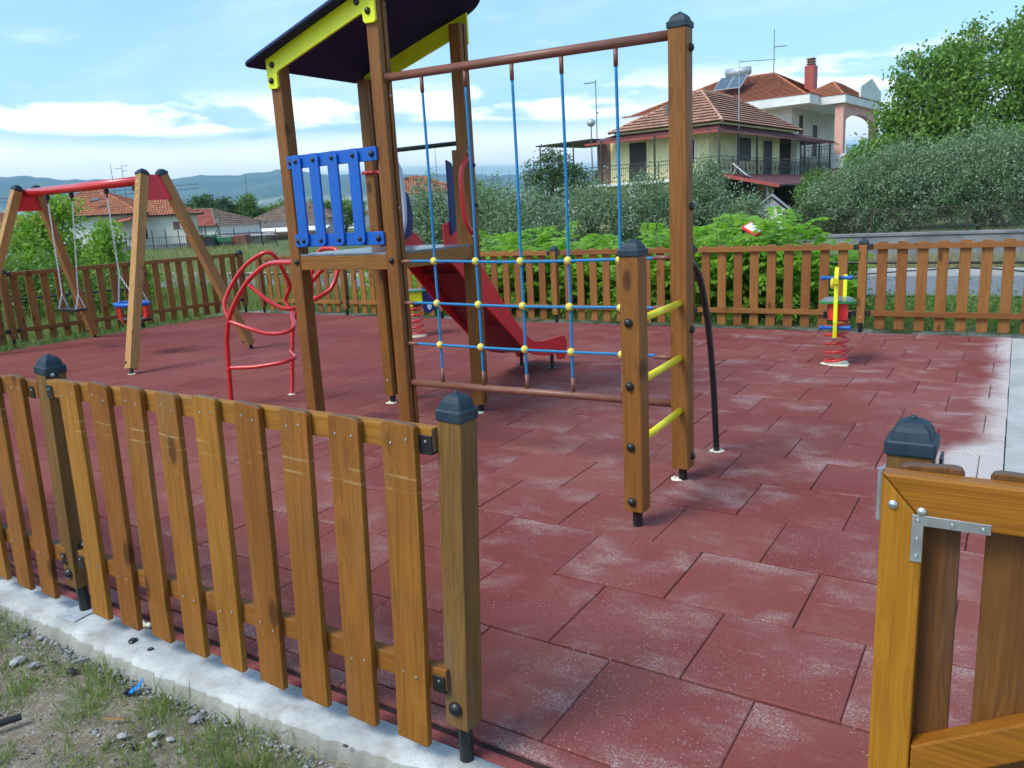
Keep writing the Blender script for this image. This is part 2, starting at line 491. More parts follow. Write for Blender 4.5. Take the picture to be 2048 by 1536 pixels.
def ground_mat():
    m, t, o = new_mat('soil_and_grass')
    p = t.n('ShaderNodeNewGeometry').outputs['Position']
    x, y, z = t.sep(p)
    n1 = t.noise(p, 2.2, 6, 0.6)
    n2 = t.noise(p, 30, 5, 0.7)
    n3 = t.noise(p, 140, 3, 0.7)
    soil = t.mix(t.ramp(n1, 0.35, 0.68), (0.195, 0.155, 0.110), (0.335, 0.280, 0.215))
    soil = t.mix(t.ramp(n2, 0.42, 0.70, 0.0, 0.75), soil, (0.430, 0.395, 0.350))
    soil = t.mix(t.ramp(n3, 0.5, 0.72, 0.0, 0.8), soil, (0.050, 0.040, 0.030))
    soil = t.mix(t.ramp(t.noise(p, 3.6, 5, 0.6, 0.3), 0.56, 0.70, 0.0, 0.55), soil, (0.070, 0.062, 0.040))
    mud = t.mix(t.ramp(t.noise(p, 5.2, 5, 0.65), 0.52, 0.66, 0.0, 0.6), soil, (0.080, 0.110, 0.035))
    dry = t.mix(t.ramp(t.noise(p, 0.8, 5, 0.6), 0.4, 0.65), (0.110, 0.150, 0.040), (0.260, 0.225, 0.110))
    grass = t.mix(t.ramp(n2, 0.3, 0.7), dry, (0.045, 0.085, 0.020))
    far = t.mix(t.ramp(t.noise(p, 0.012, 5, 0.6), 0.42, 0.6), (0.085, 0.110, 0.040), (0.300, 0.260, 0.150))
    grass = t.mix(t.ramp(y, 90.0, 300.0), grass, far)
    back = t.math('MAXIMUM', t.ramp(y, 7.5, 9.8), t.ramp(x, -11.2, -12.4))
    c = t.mix(back, mud, grass)
    strip = t.math('MULTIPLY', t.ramp(y, 9.2, 9.4), t.ramp(y, 10.35, 9.9))
    c = t.mix(t.math('MULTIPLY', strip, t.ramp(n1, 0.40, 0.56)), c, (0.38, 0.36, 0.32))
    finish(t, o, c, 0.92, t.math('ADD', n2, t.math('MULTIPLY', n3, 0.5)), 0.9, 0.02, spec=0.2)
    return m


M['ground'] = ground_mat()


def asphalt():
    m, t, o = new_mat('worn_asphalt')
    p = t.n('ShaderNodeNewGeometry').outputs['Position']
    c = t.mix(t.noise(p, 1.3, 5, 0.6), (0.13, 0.14, 0.155), (0.21, 0.22, 0.235))
    c = t.mix(t.ramp(t.noise(p, 90, 3, 0.7), 0.5, 0.75, 0, 0.5), c, (0.30, 0.31, 0.32))
    finish(t, o, c, 0.85, t.noise(p, 120, 3), 0.4, 0.005, spec=0.25)
    return m


M['asphalt'] = asphalt()


def leaf_mat(name, a, b, back, trans=0.35, rough=0.5, yellow=None, gloss=0.35):
    m, t, o = new_mat(name)
    g = t.n('ShaderNodeNewGeometry')
    isl = g.outputs['Random Per Island']
    p = g.outputs['Position']
    f = t.math('ADD', t.math('MULTIPLY', isl, 0.6), t.math('MULTIPLY', t.noise(p, 1.6, 3, 0.6), 0.5), clamp=True)
    c = t.mix(t.ramp(f, 0.15, 0.95), a, b)
    if yellow is not None:
        c = t.mix(t.math('MULTIPLY', t.math('GREATER_THAN', isl, 0.88), 0.7), c, yellow)
    c = t.mix(g.outputs['Backfacing'], c, back)
    pb = t.n('ShaderNodeBsdfPrincipled', {'Base Color': c, 'Roughness': rough, 'Specular IOR Level': gloss})
    tr = t.n('ShaderNodeBsdfTranslucent', {'Color': t.mix(0.6, c, tuple(min(1, x * 1.5) for x in b))})
    mx = t.n('ShaderNodeMixShader', {0: trans})
    t.t.links.new(pb.outputs[0], mx.inputs[1]); t.t.links.new(tr.outputs[0], mx.inputs[2])
    t.t.links.new(mx.outputs[0], o.inputs[0])
    return m


M['olive'] = leaf_mat('olive_leaf', (0.056, 0.108, 0.038), (0.185, 0.285, 0.115), (0.270, 0.350, 0.220), 0.2, 0.45)
M['walnut'] = leaf_mat('walnut_leaf', (0.062, 0.148, 0.018), (0.210, 0.370, 0.050), (0.170, 0.280, 0.065), 0.3, 0.5, (0.20, 0.28, 0.05))
M['ailanthus'] = leaf_mat('pinnate_leaf', (0.095, 0.260, 0.016), (0.300, 0.540, 0.050), (0.240, 0.420, 0.060), 0.5, 0.45, (0.32, 0.42, 0.07))
M['locust'] = leaf_mat('light_green_leaf', (0.100, 0.240, 0.016), (0.270, 0.460, 0.040), (0.210, 0.350, 0.050), 0.45, 0.45, (0.36, 0.38, 0.06))
M['darktree'] = leaf_mat('dark_green_leaf', (0.034, 0.080, 0.020), (0.110, 0.200, 0.050), (0.080, 0.120, 0.050), 0.3, 0.5)
M['hedge'] = leaf_mat('mid_green_leaf', (0.060, 0.140, 0.018), (0.170, 0.300, 0.045), (0.140, 0.220, 0.050), 0.35, 0.5)
M['grass'] = leaf_mat('grass_blade', (0.080, 0.155, 0.022), (0.240, 0.330, 0.075), (0.170, 0.240, 0.055), 0.4, 0.5, (0.42, 0.36, 0.16))
M['drygrass'] = leaf_mat('dry_grass_blade', (0.240, 0.200, 0.090), (0.440, 0.370, 0.190), (0.340, 0.290, 0.150), 0.35, 0.6)
M['bark'] = plain('grey_brown_bark', (0.095, 0.075, 0.055), 0.9, 0.35, 14, bstr=0.6)
M['stem'] = plain('green_stem', (0.130, 0.180, 0.060), 0.6, 0.2, 14)

# ------------------------------------------------------------------ ground
def hgt(x, y):
    z = np.full_like(x, -0.055)
    front = np.clip((1.75 - y) / 0.3, 0, 1)
    z -= 0.022 * front
    z += 0.018 * np.sin(x * 3.1 + 1.7 * np.sin(y * 2.3)) * np.sin(y * 3.7 + x) * front * np.clip((1.42 - y) / 0.15, 0.2, 1)
    inside = (x > -11.6) & (x < -0.1) & (y > 1.8) & (y < 9.2)
    z = np.where(inside, -0.16, z)
    d = np.hypot(x, y)
    z = z - 0.0012 * np.clip(d - 15, 0, 60)
    z = np.where(d > 400, z + 0.006 * (d - 400) * 0.3, z)
    return z


def axis_coords(lo, hi, step, far):
    c = list(np.arange(lo, hi + 1e-6, step))
    s = step
    v = hi
    while v < far:
        s *= 1.35; v += s; c.append(v)
    s = step; v = lo
    while v > -far:
        s *= 1.35; v -= s; c.insert(0, v)
    return np.array(c)


xs = axis_coords(-16, 4, 0.10, 7000)
ys = axis_coords(-1.5, 14, 0.10, 7000)
gx, gy = np.meshgrid(xs, ys)
gz = hgt(gx, gy)
near = (np.abs(gx + 6) < 12) & (gy < 16) & (gy > -2)
gz = gz + np.where(near, rng.normal(0, 0.004, gz.shape), 0)
nx, ny = len(xs), len(ys)
vv = np.stack([gx, gy, gz], -1).reshape(-1, 3)
ii = (np.arange(ny - 1)[:, None] * nx + np.arange(nx - 1)[None, :]).reshape(-1)
ff = np.stack([ii, ii + 1, ii + nx + 1, ii + nx], -1)


def np_mesh(name, verts, faces, smooth=False):
    me = bpy.data.meshes.new(name)
    nv, nf, k = len(verts), len(faces), faces.shape[1]
    me.vertices.add(nv); me.loops.add(nf * k); me.polygons.add(nf)
    me.vertices.foreach_set('co', np.ascontiguousarray(verts, dtype=np.float32).ravel())
    me.loops.foreach_set('vertex_index', np.ascontiguousarray(faces, dtype=np.int32).ravel())
    me.polygons.foreach_set('loop_start', np.arange(0, nf * k, k, dtype=np.int32))
    me.polygons.foreach_set('loop_total', np.full(nf, k, dtype=np.int32))
    if smooth:
        me.polygons.foreach_set('use_smooth', np.ones(nf, dtype=bool))
    me.update()
    me.validate()
    return me


tag(link('ground', np_mesh('ground', vv, ff, True), M['ground']), kind='structure')

# rubber tile floor: staggered 50 cm tiles, each a slightly different block
A_, B_ = 0.5, 0.4896
TX, TY = -1.3442, 2.2382
X0, X1, Y0, Y1 = -11.86, 0.028, 1.668, 9.50
bm = B()
r0 = math.floor((Y0 - TY) / B_) - 1
for r in range(r0, 20):
    ya, yb = max(TY + r * B_, Y0), min(TY + (r + 1) * B_, Y1)
    if yb - ya < 0.03:
        continue
    off = 0.0 if r % 2 == 0 else 0.5
    for k in range(-24, 6):
        xa, xb = TX + (k + off) * A_, TX + (k + 1 + off) * A_
        xa, xb = max(xa, X0), min(xb, X1 + random.uniform(-0.003, 0.003))
        if xb - xa < 0.03:
            continue
        g = 0.0015
        dz = random.uniform(-0.0018, 0.0018)
        j = [random.uniform(-0.0012, 0.0012) for _ in range(8)]
        tz = [dz + random.uniform(-0.0012, 0.0012) for _ in range(4)]
        c = 0.0035
        o4 = [(xa + g + j[0], ya + 3 * g + j[1]), (xb - g + j[2], ya + 3 * g + j[3]), (xb - g + j[4], yb - 3 * g + j[5]), (xa + g + j[6], yb - 3 * g + j[7])]
        sg = [(1, 1), (-1, 1), (-1, -1), (1, -1)]
        low = [bm.verts.new((p[0], p[1], -0.045)) for p in o4]
        mid = [bm.verts.new((p[0], p[1], z - 0.004)) for p, z in zip(o4, tz)]
        top = [bm.verts.new((p[0] + s[0] * c, p[1] + s[1] * c * 1.6, z)) for p, s, z in zip(o4, sg, tz)]
        for a, b in ((low, mid), (mid, top)):
            for i in range(4):
                bm.faces.new((a[i], a[(i + 1) % 4], b[(i + 1) % 4], b[i]))
        bm.faces.new(top)
tag(part('rubber_floor', bm, M['rubber']), kind='structure')
bm = B(); add_box(bm, ((X0 + X1) / 2, (Y0 + Y1) / 2 - 0.005, -0.044), (X1 - X0 - 0.02, Y1 - Y0 + 0.02, 0.066))
tag(part('floor_base', bm, M['rubber_bed']), kind='structure')

# front concrete strip with a ragged outer edge, and the red painted edging behind it
bm = B()
n = 900
xa, xb = -13.0, 3.2
rows = []
for i in range(n + 1):
    x = xa + (xb - xa) * i / n
    e = 1.437 + max(0.0, x + 2.2) * 0.06 + 0.008 * math.sin(x * 5.3) * math.sin(x * 2.1 + 1) + 0.006 * math.sin(x * 31) * math.sin(x * 17) + random.uniform(-0.006, 0.006)
    h = random.uniform(-0.0015, 0.001)
    rows.append([bm.verts.new(q) for q in ((x, e - 0.035 + random.uniform(-0.012, 0.012), -0.20), (x, e - 0.016 + random.uniform(-0.006, 0.006), -0.060 + random.uniform(-0.012, 0.012)),
                 (x, e - 0.002, -0.020 + h), (x, e + 0.010, -0.006 + h),
                 (x, e + 0.035 + random.uniform(-0.006, 0.006), -0.003 + random.uniform(-0.0005, 0.0005)), (x, 1.55, -0.003 + random.uniform(-0.0004, 0.0004)), (x, 1.603, -0.004), (x, 1.606, -0.1))])
for a, b in zip(rows, rows[1:]):
    for k in range(7):
        f_ = bm.faces.new((a[k], b[k], b[k + 1], a[k + 1]))
        f_.material_index = 1 if k < 2 else 0
ks = tag(part('concrete_strip', bm, M['kerb'], smooth=True), kind='structure')
ks.data.materials.append(M['kerb_side'])
bm = B(); add_box(bm, (-5.0, 1.630, -0.05), (16.0, 0.040, 0.092), bevel=0.006)
tag(part('edging_strip', bm, M['redstrip']), kind='structure')
# concrete apron on the right
bm = B()
add_prism(bm, [(0.031, 1.66, -0.12), (0.031, 9.50, -0.12), (0.32, 9.45, -0.12), (0.75, 9.0, -0.12), (3.2, 8.7, -0.12), (3.2, 1.66, -0.12)], (0, 0, 0.115))
tag(part('concrete_apron', bm, M['slab']), kind='structure')
# road beyond the back fence and its far kerb
bm = B()
P4 = [(-30, 13.6, -0.03), (30, 13.0, -0.03), (30, 16.0, -0.03), (-30, 16.6, -0.03)]
add_prism(bm, P4, (0, 0, 0.012))
tag(part('road', bm, M['asphalt']), kind='structure')
bm = B()
add_box(bm, (0, 16.42, 0.0), (60, 0.16, 0.22), Matrix.Rotation(-0.01, 3, 'Z'), 0.01)
tag(part('road_kerb', bm, M['slab']), kind='structure')

# ------------------------------------------------------------------ fences
def cap_bm(w=0.052):
    """plastic post cap: skirt, lip, four concave-convex faces rising to a button"""
    bm = B()
    prof = [(w * 0.97, 0.0), (w * 1.0, 0.003), (w * 1.0, 0.026), (w * 0.94, 0.030), (w * 0.83, 0.032), (w * 0.80, 0.038), (w * 0.74, 0.047), (w * 0.63, 0.056), (w * 0.47, 0.063), (w * 0.32, 0.067), (w * 0.20, 0.069)]
    rings = []
    for i, (h, z) in enumerate(prof):
        c = 0.12 * h
        ring = []
        for sx, sy in ((1, 1), (-1, 1), (-1, -1), (1, -1)):
            a = (sx * h, sy * (h - c)); b = (sx * (h - c), sy * h)
            if sx * sy < 0:
                a, b = b, a
            ring += [a, b]
        rings.append([bm.verts.new((x, y, z)) for x, y in ring])
    for a, b in zip(rings, rings[1:]):
        for k in range(8):
            bm.faces.new((a[k], a[(k + 1) % 8], b[(k + 1) % 8], b[k]))
    bm.faces.new(rings[0][::-1]); bm.faces.new(rings[-1])
    m = Matrix.Translation((0, 0, 0.067))
    add_lathe(bm, [(w * 0.17, 0), (w * 0.17, 0.004), (w * 0.10, 0.008), (0.0005, 0.009)], 10, m)
    return bm


CAP = mesh_of(cap_bm(), 'post_cap')
CAP.materials.append(M['cap'])


def bolt_mesh(r=0.02, mat='black'):
    bm = B()
    add_lathe(bm, [(r * 1.0, 0), (r * 1.05, 0.003), (r * 0.98, r * 0.35), (r * 0.75, r * 0.68), (r * 0.4, r * 0.85), (r * 0.05, r * 0.9)], 12)
    me = mesh_of(bm, 'bolt', True); me.materials.append(M[mat])
    return me


BOLT = bolt_mesh(0.021)
BOLT_S = bolt_mesh(0.015)
SCREW = bolt_mesh(0.0030, 'bolt_zinc')
SCREW_L = bolt_mesh(0.0075, 'bolt_zinc')


def stick_on(name, me, parent, loc, normal):
    z = V(normal).normalized()
    m = z.to_track_quat('Z', 'Y').to_matrix().to_4x4()
    m.translation = loc
    return link(name, me, None, parent, m)


def grain_box(wx, wy, L, bev=0.004):
    bm = B(); add_box(bm, (0, 0, L / 2), (wx, wy, L), bevel=bev, seg=2)
    return bm


def picket_mesh(L, wx, wy, mat, seed):
    """a board with eased edges, worn rounded top corners and a slight bow"""
    rd = random.Random(seed)
    bm = B()
    c = 0.012 + rd.uniform(0, 0.006)
    h = wx / 2
    pts = [(-h, 0, 0.004), (-h + 0.004, 0, 0)]
    pts += [(h - 0.004, 0, 0), (h, 0, 0.004), (h, 0, L - c * 0.7)]
    tl = rd.uniform(-0.003, 0.003)
    pts += [(h - c * 0.35, 0, L - c * 0.2 + tl), (h - c * 1.2, 0, L + tl), (-h + c * 1.2, 0, L - tl), (-h + c * 0.35, 0, L - c * 0.2 - tl), (-h, 0, L - c * 0.7)]
    add_prism(bm, [(p[0], -wy / 2, p[2]) for p in pts], (0, wy, 0), bevel=0.0035)
    bmesh.ops.subdivide_edges(bm, edges=[e for e in bm.edges if abs(e.verts[0].co.z - e.verts[1].co.z) > 0.5], cuts=5)
    bow, tw, sx = rd.uniform(-0.004, 0.004), rd.uniform(-0.012, 0.012), rd.uniform(-0.003, 0.003)
    for v in bm.verts:
        t = v.co.z / L
        v.co.y += bow * math.sin(math.pi * t) + tw * (t - 0.5) * v.co.x * 2
        v.co.x += sx * math.sin(math.pi * t)
    me = mesh_of(bm, 'picket'); me.materials.append(mat)
    return me


def fence_post(fence, x, y, z0, z1, w, mat, rz=0.0, ang=(0, -1), plate=False, lean=(0, 0), bolt=True):
    top = V((x + lean[0], y + lean[1], z1))
    m, L = frame((x, y, z0), top, (math.cos(rz), math.sin(rz), 0))
    p = part('post', grain_box(w, w, L, 0.005), mat, fence, m)
    c = link('cap', CAP, None, p, m @ Matrix.Translation((0, 0, L - 0.012)) @ Matrix.Diagonal((w / 0.094, w / 0.094, 1, 1)))
    bm = B(); add_tube(bm, [(x, y, -0.02), (x, y, z0 + 0.01)], w * 0.28, 14)
    part('foot', bm, M['black_metal'], p)
    if plate:
        bm = B(); add_box(bm, (x, y - 0.035, 0.001), (0.12, 0.11, 0.005), Matrix.Rotation(0.1, 3, 'Z'), 0.001)
        part('base_plate', bm, M['dull_zinc'], p)
    if bolt:
        n = V((ang[0], ang[1], 0))
        stick_on('bolt', BOLT if mat is M['wood_post'] else SCREW_L, p, V((x, y, z0 + 0.065)) + n * (w / 2 - 0.001) + V((lean[0], lean[1], 0)) * 0.07, n)
    return p


def rail_bracket(fence, loc, along, face, mat='black', s=(0.045, 0.05), screws=True):
    """black angle plate: one leg on the rail face, one on the post"""
    a, f = V(along), V(face)
    m = Matrix((a, f.cross(a) * 1.0, f)).transposed().to_4x4()
    m.translation = V(loc)
    bm = B()
    add_box(bm, (s[0] / 2, 0, 0.002), (s[0], s[1], 0.004), bevel=0.001)
    add_box(bm, (0.002, 0, -0.018), (0.004, s[1], 0.04), bevel=0.001)
    b = part('bracket', bm, M[mat], fence, m)
    if screws:
        stick_on('screw', SCREW, b, V(loc) + a * s[0] * 0.45 + f * 0.0035 + V((0, 0, s[1] * 0.22)), f)
    return b


def fence_bay(fence, p0, p1, n, zlo, zhi, mat, pw, pt, out, rail_z, rail_h=0.066, rail_t=0.036, lean=0.0, screws=False, nopick=(), first=None, pitch=None, gap=0.0):
    """two rails from p0 to p1 and n pickets nailed on the `out` side"""
    p0, p1, out = V(p0), V(p1), V(out).normalized()
    d = (p1 - p0); L = d.length; d.normalize()
    for i, z in enumerate(rail_z):
        a, b = p0 + V((0, 0, z)), p1 + d * lean * z * 0.5 + V((0, 0, z))
        m, ln = frame(a, b, out)
        part('rail', grain_box(rail_t, rail_h, ln, 0.004), mat, fence, m)
    pitch = pitch or L / n
    first = pitch / 2 if first is None else first
    ms = [picket_mesh(zhi - zlo, pw, pt, mat, 100 + k) for k in range(4)]
    for k in range(n):
        s = first + k * pitch
        if s > L - 0.03:
            break
        c = p0 + d * s + out * (rail_t / 2 + pt / 2 + 0.0015)
        m = Matrix((d, out.cross(d) * 0 + V((0, 0, 1)).cross(d), V((0, 0, 1)))).transposed().to_4x4()
        m.translation = c + V((0, 0, zlo + random.uniform(-0.004, 0.004)))
        if lean:
            m = Matrix.Translation(-d * lean * (zhi - zlo)) @ m
        m = m @ Matrix.Rotation(lean + random.uniform(-0.005, 0.005), 4, 'Y')
        pk = link('picket', ms[k % 4], None, fence, m)
        if screws:
            for z in rail_z:
                for sx in (-0.026, 0.030):
                    stick_on('screw', SCREW, pk, c - d * lean * (zhi - z) + d * (sx + random.uniform(-0.006, 0.006)) + out * (pt / 2 - 0.001) + V((0, 0, z + random.uniform(-0.012, 0.012))), out)


# near fence along the concrete strip: pickets on the camera side
f1 = thing('picket_fence', 'honey brown picket fence on the white concrete strip in the foreground', 'fence', (-3.16, 1.58, 0))
yr = 1.548
fence_post(f1, -1.245, 1.584, 0.118, 1.035, 0.076, M['wood_post'], 0, (0, -1), lean=(0.050, 0.0))
fence_post(f1, -3.205, 1.572, 0.118, 1.035, 0.078, M['wood_post'], 0, (0, -1), plate=True, lean=(0.066, 0.0))
fence_post(f1, -5.07, 1.580, 0.12, 1.035, 0.078, M['wood_post'])
fence_bay(f1, (-3.102, yr, 0), (-1.262, yr, 0), 9, 0.058, 1.022, M['wood_front'], 0.113, 0.022, (0, -1, 0), (0.272, 0.972), 0.066, 0.036, screws=True, first=0.181, pitch=0.1985, lean=0.048)
fence_bay(f1, (-5.02, yr, 0), (-3.202, yr, 0), 9, 0.052, 1.010, M['wood_front'], 0.113, 0.022, (0, -1, 0), (0.262, 0.958), 0.066, 0.036, screws=True, first=0.116, pitch=0.200, lean=0.052)
for z in (0.972, 0.272):
    rail_bracket(f1, (-1.2595 if z < 0.5 else -1.240, yr - 0.0185, z - 0.012), (-1, 0, 0), (0, -1, 0), s=(0.042, 0.052))
    rail_bracket(f1, (-3.103, yr - 0.0185, z - 0.012), (1, 0, 0), (0, -1, 0), s=(0.040, 0.052))
    rail_bracket(f1, (-3.201, yr - 0.0185, z - 0.024), (-1, 0, 0), (0, -1, 0), s=(0.028, 0.048))
    bm = B(); add_box(bm, (-3.102, 1.556, z + 0.018), (0.005, 0.050, 0.085), bevel=0.001)
    br = part('bracket', bm, M['black'], f1)
    stick_on('screw', SCREW_L, br, (-3.100, 1.556, z + 0.048), (1, 0, 0.0))

# back fence: rails on the playground side, pickets outside
f2 = thing('picket_fence', 'long brown picket fence along the far edge of the red floor', 'fence', (-5.4, 9.64, 0))
bx = [-11.46, -9.42, -7.42, -5.405, -3.45, -1.442, 0.56, 2.5]
yb = 9.64
for i, x in enumerate(bx):
    fence_post(f2, x, yb, 0.09, 0.985, 0.086, M['wood_back'])
for a, b in zip(bx, bx[1:]):
    fence_bay(f2, (a + 0.046, yb - 0.01, 0), (b - 0.046, yb - 0.01, 0), 10, 0.018, 0.995, M['wood_back'], 0.105, 0.022, (0, 1, 0), (0.202, 0.945), 0.060, 0.036, first=0.148, pitch=(b - a - 0.10) / 9.55)
    for z in (0.202, 0.945):
        rail_bracket(f2, (a + 0.046, yb - 0.0285, z), (1, 0, 0), (0, -1, 0), s=(0.055, 0.062))
        rail_bracket(f2, (b - 0.046, yb - 0.0285, z), (-1, 0, 0), (0, -1, 0), s=(0.055, 0.062))

# left fence
f3 = thing('picket_fence', 'brown picket fence behind the swings on the left edge', 'fence', (-12.25, 5.7, 0))
lp = [V((-12.36, 1.9, 0)), V((-12.33, 3.8, 0)), V((-12.28, 5.72, 0)), V((-12.11, 7.66, 0)), V((-11.94, 9.62, 0))]
for p in lp:
    fence_post(f3, p.x, p.y, 0.10, 1.055, 0.088, M['wood_back'], 0.09, (1, 0))
for a, b in zip(lp, lp[1:]):
    d = (b - a).normalized()
    o = V((-d.y, d.x, 0))
    a2, b2 = a + d * 0.046 - o * 0.01, b - d * 0.046 - o * 0.01
    fence_bay(f3, a2, b2, 9, 0.035, 1.065, M['wood_back'], 0.108, 0.022, o, (0.215, 1.030), 0.062, 0.036)
    for z in (0.215, 1.03):
        rail_bracket(f3, a2 + V((0, 0, z)) - o * 0.0185, d, -o, s=(0.055, 0.062), screws=False)
        rail_bracket(f3, b2 + V((0, 0, z)) - o * 0.0185, -d, -o, s=(0.055, 0.062), screws=False)

# gate post and the gate leaf folded back against it
gp = thing('gate_post', 'short square gate post with dark domed cap behind the open gate', 'post', (-0.147, 1.735, 0))
pp = part('post', grain_box(0.084, 0.084, 0.93, 0.005), M['wood_post'], gp, Matrix.Translation((-0.152, 1.735, 0.10)))
link('cap', CAP, None, gp, Matrix.Translation((-0.152, 1.735, 1.018)) @ Matrix.Diagonal((0.91, 0.91, 1.0, 1)))
bm = B(); add_tube(bm, [(-0.147, 1.735, -0.02), (-0.147, 1.735, 0.11)], 0.028, 14); part('foot', bm, M['black_metal'], gp)
bm = B(); add_box(bm, (-0.097, 1.73, 0.992), (0.006, 0.05, 0.05), bevel=0.001); part('bracket', bm, M['black'], gp)

gt = thing('gate', 'open wooden gate with mitred frame and zinc corner plate', 'gate', (-0.17, 1.52, 0))
yf, ft = 1.530, 0.042
x0, x1, zt, zb = -0.182, 0.80, 1.030, 0.10
sw, rh = 0.074, 0.086


def frame_board(pts, mat='wood_gate', long_axis='x'):
    """board in the gate plane; mesh is built with its grain along local z"""
    bm = B()
    rot = Matrix.Identity(4) if long_axis == 'z' else Matrix.Rotation(R(90), 4, 'Y')
    inv = rot.inverted()
    add_prism(bm, [inv @ V((p[0], 0, p[1])) for p in pts], inv.to_3x3() @ V((0, ft, 0)), bevel=0.004)
    return bm, Matrix.Translation((0, yf, 0)) @ rot


b1, m1 = frame_board([(x0 + 0.001, zb), (x0 + sw, zb), (x0 + sw, zt - rh - 0.0012), (x0 + 0.001, zt - 0.0015)], long_axis='z')
part('stile', b1, M['wood_gate'], gt, m1)
b1, m1 = frame_board([(x0 + 0.0015, zt), (x1, zt), (x1, zt - rh), (x0 + sw + 0.0012, zt - rh)])
part('top_rail', b1, M['wood_gate'], gt, m1)
b1, m1 = frame_board([(x0 + sw + 0.001, zb), (x1, zb), (x1, zb + rh), (x0 + sw + 0.001, zb + rh)])
part('bottom_rail', b1, M['wood_gate'], gt, m1)
b1, m1 = frame_board([(x0 + sw + 0.002, 0.392), (x0 + sw + 0.002, 0.478), (x1 - sw - 0.09, 0.935), (x1 - sw - 0.002, 0.935)])
part('brace', b1, M['wood_gate'], gt, m1 @ Matrix.Translation((0, 0.001, 0)))
b1, m1 = frame_board([(x1 - sw, zb + rh + 0.001), (x1, zb + rh + 0.001), (x1, zt - rh - 0.001), (x1 - sw, zt - rh - 0.001)], long_axis='z')
part('stile', b1, M['wood_gate'], gt, m1)
for k, xk in enumerate((-0.104, 0.044, 0.19, 0.34, 0.49, 0.64)):
    me = picket_mesh(0.995, 0.108, 0.022, M['wood_gatepick'], 40 + k)
    link('picket', me, None, gt, Matrix.Translation((xk, yf + ft + 0.0135, 0.045)))
# zinc L plate with screws
bm = B()
lx, lz, lw = x0 + sw - 0.019, zt - rh + 0.019 - 0.004, 0.0195
pts = [(lx, lz), (lx + 0.125, lz), (lx + 0.125, lz - lw), (lx + lw, lz - lw), (lx + lw, lz - 0.092), (lx, lz - 0.092)]
add_prism(bm, [(p[0], yf - 0.003, p[1]) for p in pts], (0, 0.003, 0), bevel=0.0006)
lpz = part('corner_plate', bm, M['steel'], gt)
for sx, sz in ((0.010, -0.010), (0.065, -0.010), (0.113, -0.010), (0.010, -0.046), (0.010, -0.08)):
    stick_on('screw', SCREW, lpz, (lx + sx, yf - 0.0032, lz + sz), (0, -1, 0))
ZB = bolt_mesh(0.0080, 'bolt_zinc')
stick_on('bolt', ZB, gt, (x0 + 0.022, yf - 0.0005, zt - 0.057), (0, -1, 0))
stick_on('bolt', ZB, gt, (x0 + sw - 0.004, yf - 0.0005, zt - 0.064), (0, -1, 0))
bm = B()
add_tube(bm, [(x0 - 0.003, yf + 0.012, zt - 0.095), (x0 - 0.003, yf + 0.012, zt + 0.006)], 0.0055, 10)
add_box(bm, (x0 - 0.001, yf + 0.03, zt - 0.045), (0.003, 0.045, 0.09))
part('hinge', bm, M['steel'], gt)
# ------------------------------------------------------------------ the play structure (tower, slide, net, climber, ladder, pole)
ps = thing('play_structure', 'wooden play tower with blue roof, red slide and blue rope net', 'play tower', (-3.95, 4.5, 0))
PW = 0.098


def grooved_post(parent, x, y, z0, z1, groove=None, mat='wood_play', w=PW):
    bm = B()
    h = w / 2
    L = z1 - z0
    g, gd = 0.010, 0.014
    pts = [(-h, -h), (h, -h), (h, -g), (h - gd, -g), (h - gd, g), (h, g), (h, h), (-h, h)] if groove else [(-h, -h), (h, -h), (h, h), (-h, h)]
    c = 0.006
    q = []
    for i, p in enumerate(pts):
        if abs(abs(p[0]) - h) < 1e-6 and abs(abs(p[1]) - h) < 1e-6:
            a, b = V(pts[i - 1]), V(pts[(i + 1) % len(pts)])
            p = V(p)
            q += [p + (a - p).normalized() * c, p + (b - p).normalized() * c]
        else:
            q.append(V(p))
    add_prism(bm, [(p[0], p[1], 0) for p in q], (0, 0, L), bevel=0.003 if not groove else 0)
    p = part('post', bm, M[mat], parent, Matrix.Translation((x, y, z0)))
    bm = B(); add_tube(bm, [(x, y, -0.03), (x, y, z0 + 0.01)], 0.024, 12); part('foot', bm, M['black_metal'], p)
    return p


XL, XR, YF, YB = -4.415, -3.50, 4.09, 4.965
pFL = grooved_post(ps, XL, YF, 0.07, 2.60)
pFR = grooved_post(ps, XR, YF, 0.07, 2.865, True)
pBL = grooved_post(ps, XL, YB, 0.07, 2.60, True)
pBR = grooved_post(ps, XR, YB, 0.07, 2.865, True)
pT = grooved_post(ps, -1.513, 4.09, 0.075, 2.405)
link('cap', CAP, None, pT, Matrix.Translation((-1.513, 4.09, 2.395)) @ Matrix.Diagonal((1.06, 1.06, 1.05, 1)))
pS = grooved_post(ps, -1.480, 3.372, 0.085, 1.325)
link('cap', CAP, None, pS, Matrix.Translation((-1.480, 3.372, 1.312)) @ Matrix.Diagonal((1.06, 1.06, 1.05, 1)))
for z in (1.010, 0.710, 0.412, 0.135):
    stick_on('bolt', BOLT, pS, (-1.486, 3.372 - PW / 2, z), (0, -1, 0))
for z in (0.86, 0.14, 2.30, 1.515):
    stick_on('bolt', BOLT, pT, (-1.513 + PW / 2, 4.105, z), (1, 0, 0))
for (xx, yy), z in (((XL + 0.02, YF), 1.262), ((XR, YF), 1.262)):
    stick_on('bolt', BOLT, pFL if xx < -4 else pFR, (xx, yy - PW / 2, z), (0, -1, 0))
for z in (1.89, 1.60, 1.20):
    stick_on('bolt', BOLT_S, pBR, (XR + PW / 2, YB + 0.03, z), (1, 0, 0))
for z in (2.30, 1.60, 0.70):
    stick_on('bolt', SCREW_L, pFR, (XR + PW / 2, YF + 0.015, z), (1, 0, 0))
